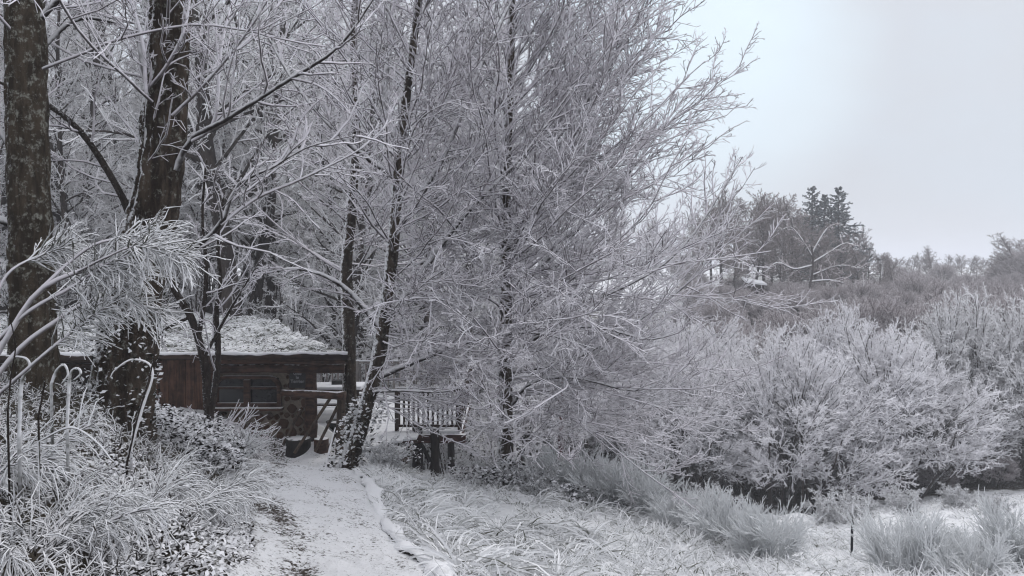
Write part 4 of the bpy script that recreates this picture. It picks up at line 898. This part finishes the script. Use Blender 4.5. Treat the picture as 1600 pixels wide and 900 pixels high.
# posts in the meadow and the valley
p = G(1337, 13); mp_ = thing('marker_post', 'thin black marker post wrapped in frost at its top, in the open snow', 'post', p)
MB().tubes(np.array([[0, 0, -.2], [0, 0, .42], [.005, 0, .62]]), .022, 8, caps=True).build('shaft', M['reed'], mp_); MB().tubes(np.array([[.005, 0, .62], [.006, 0, .9]]), np.array([.014, .010]), 6, caps=True).build('frosted_tip', M['broom'], mp_)
p = P(876, 640, 24); z_ = float(zg(p[0], 24)); o = MB().tubes(np.array([[0, 0, 0], [0, 0, P(876, 590, 24)[2] - z_]]), .09, 8, caps=True).build('red_post', M['redpost'], loc=(p[0], 24, z_)); tag(o, 'dark red post half hidden behind the big tree branches', 'post')

# ------------------------------------------------------------------ shrubs and undergrowth
def spray(mb_, stem, n_, Ls, rng, r=.008, droop=-.16, ang=38, t0=.25, flat=.9, seg=5, sub=4):
    """an arching stem with drooping frosted strands on it"""
    Ls_ = np.full(len(stem), Ls)
    p, d, L, ix, t = spawn(stem, Ls_, n_, t0, 1.0, ang, 14, 1.0, rng, flat, .35)
    r = r * .82; b_ = grow(p, d, L * rng.uniform(.6, 1.2, len(p)), seg, .12, droop, rng); mb_.tubes(b_, taper(np.full(len(p), r), r * .6, seg, rng, .4), 4)
    if sub:
        p, d, L2, ix, t = spawn(b_, L, sub, .2, 1.0, 24, 8, .42, rng, 1.0, .4); b2 = grow(p, d, L2, 3, .14, droop, rng); mb_.tubes(b2, taper(np.full(len(p), r * .75), r * .5, 3, rng, .4), 3)
def broom(px, d, h, w, rng, label, stems=9, n_=26, Ls=.42, droop=-.2, r=.009, up=1.0, az=None, mat='broom', zoff=0.0, name='frosted_broom', sub=4, group='frosted brooms'):
    p = G(px, d); p[2] += zoff - .03; root = thing(name, label, 'shrub', p, group=group)
    ph = rng.uniform(0, 2 * pi, stems) if az is None else radians(az[0]) + radians(az[1]) * rng.normal(0, 1, stems)
    dr = np.stack([np.cos(ph) * w / h, np.sin(ph) * w / h, np.full(stems, up)], 1)
    st = grow(np.stack([rng.normal(0, w * .10, stems), rng.normal(0, w * .10, stems), np.full(stems, -.05)], 1), dr, h * rng.uniform(.9, 1.4, stems), 8, .06, -.10, rng)
    MB().tubes(st, taper(np.full(stems, .012), .007, 8, rng, .1), 5).build('stems', M['twig_dark'], root)
    b_ = MB(); spray(b_, st, n_, Ls, rng, r, droop, sub=sub); b_.build('foliage', M[mat], root); return root
rg = np.random.default_rng(71)
broom(35, 4.6, .55, .55, rg, 'frosted broom with arching drooping strands at the left edge', 12, 38, .38, -.22, .0052)
broom(110, 3.9, .42, .55, rg, 'frosted broom lowest in the bottom left corner, strands bending right', 13, 38, .36, -.24, .0045, az=(10, 60), zoff=-.12)
broom(80, 5.2, .40, .5, rg, 'bushy frosted broom between the bent canes, drooping to the right', 12, 34, .36, -.22, .0055, az=(-20, 90))
broom(150, 5.6, .36, .5, rg, 'frosted broom below the hoop stem, spreading low over the bank', 11, 30, .36, -.22, .006)
broom(205, 6.0, .50, .5, rg, 'drooping frosted broom under the bent hoop stem', 9, 26, .42, -.2, .0075)
broom(255, 6.4, .40, .55, rg, 'frosted broom leaning toward the path, nearest to its bare edge', 9, 24, .40, -.2, .007, az=(-10, 50))
broom(300, 7.4, .42, .5, rg, 'feathery frosted broom beside the path with strands combed right', 8, 24, .40, -.18, .0075, az=(0, 50))
broom(-20, 5.6, .55, .5, rg, 'frosted broom cut off by the left edge, higher than its neighbour', 10, 26, .42, -.2, .007)
broom(125, 6.6, .26, .5, rg, 'tangled frosted broom in front of the mossy trunk', 9, 22, .30, -.15, .007)
broom(250, 8.0, .5, .6, rg, 'pale frosted broom right of the mossy trunk foot', 9, 24, .40, -.15, .0075)
broom(352, 11.8, .50, .45, rg, 'spiky frosted shrub under the cabin window', 9, 16, .38, .02, .009, up=1.3)
broom(300, 11.0, .45, .8, rg, 'low frosted shrub at the foot of the board wall', 10, 18, .35, -.06, .008)
broom(392, 13.8, .3, .35, rg, 'dark snow dotted shrub hanging at the path corner', 7, 16, .3, -.12, .009, mat='twig_dark')
# the great tuft of frosted shoots in front of the mossy trunk
tf = thing('frosted_shoots', 'large burst of thick frosted shoots on curving branches before the mossy trunk', 'shrub', G(-10, 5.2))
o_ = np.array(tf.location); lines = []
for q in [[(-30, 600, 13), (15, 520, 12), (60, 455, 11), (120, 425, 10), (175, 410, 8), (235, 380, 5)], [(-30, 620, 12), (30, 545, 11), (90, 500, 10), (140, 470, 8), (200, 470, 6), (250, 490, 4)],
          [(-30, 560, 10), (40, 490, 9), (110, 450, 8), (160, 420, 7), (220, 430, 4)], [(60, 455, 8), (120, 400, 7, .1), (170, 375, 6, .1), (260, 370, 4, .2)], [(-30, 640, 9), (50, 570, 8, -.1), (110, 520, 7, -.1), (165, 480, 5, -.1)],
          [(-20, 500, 7), (10, 430, 6), (60, 400, 5, .1), (110, 385, 4, .2)], [(120, 425, 6), (170, 400, 5, -.2), (215, 385, 4, -.3), (285, 400, 3, -.3)]]:
    lines.append(resample(px_line([(a[0], a[1], a[2] * .72) + tuple(a[3:]) for a in q], 5.2), 14))
br = np.stack(lines); br[:, :, :3] -= o_
MB().tubes(br[:, :, :3], br[:, :, 3], 7).build('branches', M['twig'], tf)
b_ = MB(); rg = np.random.default_rng(72); spray(b_, br[:, 8:, :3], 46, .34, rg, .0068, -.08, 40, .1, 1.0, 5, 3)
spray(b_, br[:, 10:, :3], 34, .28, rg, .0066, -.13, 42, .1, 1.0, 5, 2); b_.build('shoots', M['broom'], tf)
# bent dead stalks
def stalk(pts, d, lab, mat='twig', name='bent_stalk'):
    pts = [(q[0], q[1], q[2] * .52) for q in pts]
    l = px_line(pts, d, 8); l = np.vstack([l[0] - [0, 0, max(.05, l[0, 2] - float(zg(l[0, 0], l[0, 1])) + .05), 0], l]); p = np.array(l[0, :3]); o = MB().tubes(l[:, :3] - p, l[:, 3] * RNG.uniform(.9, 1.12, len(l)), 8, caps=True).build(name, M[mat], loc=p); tag(o, lab, 'stalk', 'bent frosted stalks')
stalk([(205, 700, 8), (222, 640, 8), (238, 590, 7), (232, 568, 7), (205, 562, 6), (180, 578, 5), (172, 590, 3)], 7, 'frosted stem bent into a hoop beside the mossy trunk', 'twig_far')
stalk([(105, 660, 9), (108, 600, 9), (112, 580, 8), (122, 576, 8), (126, 584, 7), (116, 594, 6)], 5.6, 'hooked white stalk standing behind the left brooms', 'broom')
stalk([(30, 680, 11), (32, 620, 11), (36, 590, 10), (46, 575, 9), (40, 560, 8), (10, 556, 6)], 5.2, 'thick white bent stalk at the left edge', 'broom')
stalk([(60, 650, 6), (66, 620, 6), (70, 596, 5)], 5.4, 'short dark upright stalk between white bent ones', 'bark_thin')
stalk([(12, 640, 6), (18, 580, 5), (24, 540, 4), (14, 490, 3)], 5.0, 'tall thin dark stalk at the left edge', 'bark_thin')
stalk([(198, 725, 7), (206, 690, 6), (214, 655, 6), (240, 560, 5), (244, 480, 4), (262, 440, 3)], 6.9, 'straight dark stem running up in front of the mossy trunk', 'bark_thin')
stalk([(505, 748, 6), (512, 715, 6), (518, 690, 5), (524, 668, 3)], 13.6, 'lone thin grey stick leaning by the leaning tree foot', 'twig_far')
stalk([(80, 600, 9), (88, 580, 9), (100, 570, 8), (106, 585, 6), (96, 600, 4)], 6, 'small white looped stalk by the lichen trunk', 'broom')
stalk([(60, 690, 7), (110, 668, 7), (150, 690, 6), (175, 720, 5)], 5.0, 'white fallen stem arching over the left brooms', 'broom')

def in_area(px0, px1, d0, d1, n_, rng, pw=1.0):
    d = d0 + (d1 - d0) * rng.random(n_) ** pw; px = rng.uniform(px0, px1, n_); return X(px, d), d
def tangle(x, y, rng, L, r, wander=.28, trop=.05, up=.9, seg=5, zz=None):
    n_ = len(x); z = zg(x, y) if zz is None else zz; ph = rng.uniform(0, 2 * pi, n_)
    d = np.stack([np.cos(ph), np.sin(ph), np.abs(rng.normal(up, .5, n_))], 1)
    return grow(np.stack([x, y, z - .03], 1), d, L * rng.uniform(.5, 1.3, n_), seg, wander, trop, rng)
def leaves(mb_, p, rng, s):
    n_ = len(p); a = rng.uniform(0, 2 * pi, n_); u = np.stack([np.cos(a), np.sin(a), rng.normal(0, .45, n_)], 1); u = unit(u)
    nrm_ = unit(np.stack([rng.normal(0, .5, n_), rng.normal(0, .5, n_), np.ones(n_)], 1)); w = unit(np.cross(nrm_, u)); sz = (s * rng.uniform(.6, 1.4, n_))[:, None]
    h = np.cross(u, w); v = np.stack([p - u * sz, p + w * sz * .55 + h * 0, p + u * sz - h * sz * .3, p - w * sz * .55], 1)
    i = (np.arange(n_) * 4)[:, None]; mb_.add(v.reshape(-1, 3), i + np.arange(4)[None])
rg = np.random.default_rng(81)
ug = MB()
x, y = in_area(-60, 400, 3.4, 12.5, 2900, rg, 1.0)
c, w = path_c(y); k = (x < c - w * .55 - .1); x = x[k]; y = y[k]
t_ = tangle(x, y, rg, np.where((x < X(175, y)) & (y > 5.8), .20, .30), .006, trop=-.04, wander=.4); ug.tubes(t_, taper(np.full(len(x), .0065), .005, 5, rg, .25), 3)
p, d, L, ix, tt_ = spawn(t_, np.full(len(x), .26), 3, .3, 1, 50, 15, .5, rg); b2 = grow(p, d, L, 3, .2, -.05, rg); ug.tubes(b2, taper(np.full(len(p), .006), .0045, 3, rg, .25), 3)
tag(ug.build('undergrowth', M['tangle']), 'tangled frosted undergrowth covering the bank left of the path', kind='stuff')
bl = MB(); x, y = in_area(150, 430, 3.6, 7.5, 9000, rg, 1.2); c, w = path_c(y); k = (x < c - w * .5 + .15) & (x > c - w * .5 - 1.3); x = x[k]; y = y[k]
leaves(bl, np.stack([x, y, zg(x, y) + .02 + .12 * rg.random(len(x)) ** 2], 1), rg, .022)
x, y = in_area(200, 420, 10.5, 15, 9000, rg, 1.0); c, w = path_c(y); k = (x < c - w * .5 + .1); x = x[k]; y = y[k]
leaves(bl, np.stack([x, y, zg(x, y) + .02 + .40 * rg.random(len(x))], 1), rg, .035)
x, y = in_area(700, 1000, 13.8, 18.5, 5500, rg, 1.0); leaves(bl, np.stack([x, y, zg(x, y) + .02 + .35 * rg.random(len(x)) ** 1.5], 1), rg, .04)
tag(bl.build('bramble_leaves', M['litter']), 'dark bramble leaves dotted with snow', kind='stuff')
def bramble(px, d, w, h, n_, rng, lab):
    p = G(px, d); b_ = MB(); a = rng.uniform(0, 2 * pi, n_); r_ = w * rng.random(n_) ** .5; zz = h * (1 - (r_ / w) ** 2) * (.35 + .65 * rng.random(n_) ** .4); x = p[0] + r_ * np.cos(a); y = p[1] + r_ * np.sin(a)
    root = thing('bramble_bush', lab, 'bush', p, group='dark bramble bushes'); leaves(b_, np.stack([x - p[0], y - p[1], zg(x, y) - p[2] + zz], 1), rng, .045); b_.build('leaves', M['leaf'], root)
    k = 60; a = rng.uniform(0, 2 * pi, k); st = grow(np.stack([np.cos(a) * w * .3, np.sin(a) * w * .3, np.full(k, -.05)], 1), np.stack([np.cos(a), np.sin(a), np.full(k, 1.2)], 1), np.full(k, h * 1.5), 6, .2, -.12, rng); MB().tubes(st, taper(np.full(k, .010), .006, 6), 4).build('stems', M['twig'], root)
bramble(362, 14.4, .62, .62, 1500, rg, 'dark bramble bush dotted with snow under the cabin window, at the path corner')
bramble(335, 14.0, .7, .6, 1300, rg, 'dark bramble bush right behind the twin stemmed tree foot')
bramble(300, 13.2, .8, .45, 1200, rg, 'low dark bramble bush before the board wall')
bramble(800, 15.0, .75, .45, 1500, rg, 'dark bramble bush around the foot of the big tree trunk')
bramble(742, 16.4, .7, .35, 1000, rg, 'dark bramble bush between terrace posts and big tree trunk')
# ivy on tree feet
def ivy(line_px, d, n_, rng, lab, s=.03, spread=1.15):
    l = px_line(line_px, d, 8); i = rng.integers(0, len(l), n_); th = rng.uniform(0, 2 * pi, n_); r_ = l[i, 3] * rng.uniform(.98, spread + .15, n_)
    p = l[i, :3] + np.stack([np.cos(th) * r_, np.sin(th) * r_, rng.normal(0, .08, n_)], 1); b_ = MB(); leaves(b_, p - l[0, :3], rng, s); tag(b_.build('ivy', M['leaf'], loc=l[0, :3]), lab, 'ivy')
ivy([(178, 680, 100), (190, 620, 92), (205, 520, 82), (215, 470, 80)], 9.5, 1500, rg, 'snow dotted ivy clinging to the mossy trunk foot', .032, 1.1)
ivy([(535, 745, 50), (550, 700, 42), (566, 655, 40), (580, 630, 36)], 14.4, 900, rg, 'snow heavy ivy on the leaning tree foot', .045, 1.5)
ivy([(575, 735, 46), (605, 712, 46), (630, 700, 30)], 14.6, 600, rg, 'snowy bramble spray between leaning tree and terrace', .042, 2.0)
# grass: blades in tufts
def grass(name, x, y, per, L, wd, rng, mat='grass', zz=None, lean=.55, bend=-.30, lab=None, tuft=.05, seg=3):
    n0 = len(x); xx = np.repeat(x, per) + rng.normal(0, tuft, n0 * per); yy = np.repeat(y, per) + rng.normal(0, tuft, n0 * per); n_ = len(xx)
    z = zg(xx, yy) if zz is None else np.repeat(zz, per); ph = np.repeat(rng.uniform(0, 2 * pi, n0), per) + rng.normal(0, 1.1, n_)
    d = np.stack([np.cos(ph) * lean, np.sin(ph) * lean, np.ones(n_)], 1) + rng.normal(0, .18, (n_, 3)); LL = np.repeat(L * rng.uniform(.6, 1.3, n0), per) * rng.uniform(.6, 1.2, n_)
    pts = grow(np.stack([xx, yy, z - .02], 1), d, LL, seg, .06, bend, rng)
    side = unit(np.cross(pts[:, -1] - pts[:, 0], rng.normal(0, 1, (n_, 3)) * np.array([1, 1, .2])))[:, None]
    ww = (np.asarray(wd) * np.array([1, 1, .8, .25])[:seg + 1])[None, :, None] if np.isscalar(wd) else (wd.repeat(per)[:, None, None] * np.array([1, 1, .8, .25])[None, :seg + 1, None])
    v = np.stack([pts - side * ww, pts + side * ww], 2).reshape(-1, 3); b0 = (np.arange(n_) * 2 * (seg + 1))[:, None] + (np.arange(seg) * 2)[None]
    o = MB().add(v, np.stack([b0, b0 + 1, b0 + 3, b0 + 2], -1).reshape(-1, 4)).build(name, M[mat]); tag(o, lab, kind='stuff'); return o
rg = np.random.default_rng(91)
x, y = in_area(520, 1150, 5.5, 15.5, 2300, rg, .9); c, w = path_c(y); k = (x > c + w * .55); x = x[k]; y = y[k]
grass('grass', x, y, 8, .17, .007, rg, lab='long frosted grass on the slope right of the path', tuft=.06)
x, y = in_area(550, 1000, 6.5, 14, 420, rg, 1.2); c, w = path_c(y); k = (x > c + w * .58 + .12) & (fbm(x * .6, y * .6, 18) > -.25); x = x[k]; y = y[k]
grass('tussock_grass', x, y, 30, .46, .010, rg, lab='drooping frosted tussocks on the slope right of the path', tuft=.035, lean=.8, bend=-.42)
x, y = in_area(1000, 1700, 7.5, 27, 2800, rg, 1.0)
k = fbm(x * .25, y * .25, 8) > -.35; x = x[k]; y = y[k]
grass('meadow_grass', x, y, 7, .22, .009, rg, lab='short frosted grass of the meadow before the alders', lean=.8, tuft=.10)
x, y = in_area(950, 1720, 8.2, 17, 1300, rg, .8)
grass('meadow_stubble', x, y, 6, .28, .006, rg, lab='taller bent frosted stubble between the meadow brooms', lean=.7, tuft=.12, bend=-.2)
# grass and weeds on the cabin roof
rx, ry, rz_ = roof_z; i = (2 + (nv - 4) * rg.random(1500) ** .75).astype(int); j = rg.integers(int(nu * .40), nu - 3, 1500)
grass('roof_grass', rx[i, j], ry[i, j], 6, .21, .008, rg, zz=rz_[i, j], lab='frosted weeds growing on the cabin roof', lean=1.0, tuft=.07)
i = rg.integers(1, nv - 2, 6000); j = rg.integers(int(nu * .35), nu - 2, 6000); k = fbm(rx[i, j] * 1.6, ry[i, j] * 1.6, 44) + .5 * rg.random(6000) > .25; i = i[k]; j = j[k]; nq = len(i); rl = MB(); leaves(rl, np.stack([rx[i, j] + rg.normal(0, .05, nq), ry[i, j] + rg.normal(0, .05, nq), rz_[i, j] + .02 + .07 * rg.random(nq)], 1), rg, .032)
tag(rl.build('roof_weeds', M['litter']), 'dark snow dotted creeping weeds on the cabin roof', kind='stuff')
# grey-blue brooms of the meadow
rg = np.random.default_rng(95)
def upright_broom(h, w, rng, n1=34, n2=16):
    root = thing('grey_broom', None, 'shrub'); KIDS[root.name] = ks = []
    ph = rng.uniform(0, 2 * pi, n1); sp = rng.uniform(0, 1, n1) ** .6 * w / h; d = np.stack([np.cos(ph) * sp, np.sin(ph) * sp, np.ones(n1)], 1)
    st = grow(np.stack([np.cos(ph) * w * .1, np.sin(ph) * w * .1, np.full(n1, -.05)], 1), d, h * rng.uniform(.6, 1.05, n1), 6, .08, .0, rng)
    ks.append(MB().tubes(st, taper(np.full(n1, .012), .006, 6), 4).build('stems', M['broom_blue'], root))
    b_ = MB(); p, d, L, ix, t = spawn(st, np.full(n1, h * .55), n2, .12, 1, 20, 8, 1.0, rng, 1.0, .45); b2 = grow(p, d, L, 5, .08, -.02, rng); b_.tubes(b2, taper(np.full(len(p), .0070), .0045, 5), 3)
    p, d, L, ix, t = spawn(b2, L, 4, .15, 1, 18, 7, .5, rng, 1.0, .45); b3 = grow(p, d, L, 3, .08, -.03, rng); b_.tubes(b3, taper(np.full(len(p), .0058), .004, 3), 3)
    ks.append(b_.build('foliage', M['broom_blue'], root)); return root
UB = [upright_broom(1.1, .7, rg), upright_broom(.9, .85, rg)]
FRESH |= {o.name for o in UB}
ub = [(1205, 10.8, .80, 0, 'grey blue frosted broom left of the open snow and black post'), (1130, 11.6, .85, 1, 'grey blue frosted broom with soft dome, left of the others by open snow'), (1420, 10.6, .92, 0, 'spiky grey blue broom just right of the open snow'), (1530, 10.2, .85, 1, 'wide grey blue broom filling the bottom right corner'),
      (1600, 10.8, .95, 0, 'grey blue broom cut by the right edge of view'), (1480, 11.8, .9, 1, 'grey blue broom behind the spiky one'), (950, 14.5, 1.0, 1, 'rounded grey broom below the low branches of the big tree'), (880, 15.2, 1.0, 0, 'dim grey broom right beside the straight trunk of the big tree'),
      (1010, 14.2, .9, 0, 'smoky grey broom further right under the big tree twigs'), (860, 17.5, 1.2, 1, 'dark grey broom in shade behind the straight trunk'), (1070, 13, .8, 1, 'low grey broom between big tree and meadow'), (920, 17.5, 1.2, 0, 'taller grey broom in shade under the big tree'), (980, 17, 1.1, 1, 'grey broom deep under the big tree tips')]
place(UB, ub, 'grey blue brooms of the meadow', 'shrub', seed=11)
# white twiggy bushes at the meadow edge
rg = np.random.default_rng(97)
WB = [bushy('white_bush', 1.5, 1.3, 9, rg, 7, dict(n2=6, n3=4, n4=2, l2=.5, l3=.5, l4=.6, r=(.011, .010, .010), seg=(4, 3, 1)), ('twig', 'broom'), .014, 'shrub', .1)]
FRESH |= {o.name for o in WB}
place(WB, [(1310, 20, .85, 0, 'white frosted bush with knobbly tips behind the black post'), (1345, 21, .6, 0, 'small white bush right beside the knobbly bush'), (1560, 22, .6, 0, 'white bramble bush at the right rim of the meadow'), (1500, 24, .6, 0, 'low bramble bush at the dark alder edge'), (1420, 23.5, .7, 0, 'snowy bramble bush below the broad alder'), (1120, 19, .7, 0, 'snow capped bush at the left end of the meadow brooms'),
           (840, 14.2, .6, 0, 'twiggy dark bush right of the big tree trunk'), (745, 15.8, .6, 0, 'twiggy bush left of the big tree trunk'), (600, 13.6, .45, 0, 'twiggy white bush at the path edging')], 'white twiggy bushes', 'shrub', seed=12)

# ------------------------------------------------------------------ haze
HAZE = 0.0018
if HAZE > 0:
    hm = bpy.data.materials.new('haze_air'); hm.use_nodes = True; hm.node_tree.nodes.clear()
    ho = N(hm.node_tree, 'ShaderNodeOutputMaterial'); hv = N(hm.node_tree, 'ShaderNodeVolumePrincipled'); hv.inputs['Density'].default_value = HAZE; hv.inputs['Color'].default_value = (.93, .95, 1, 1); hm.node_tree.links.new(hv.outputs[0], ho.inputs['Volume'])
    hz = tag(MB().box((0, 900, 3), (9000, 2600, 36)).build('haze', hm, smooth=False), 'thin cold winter haze over the valley', kind='stuff')
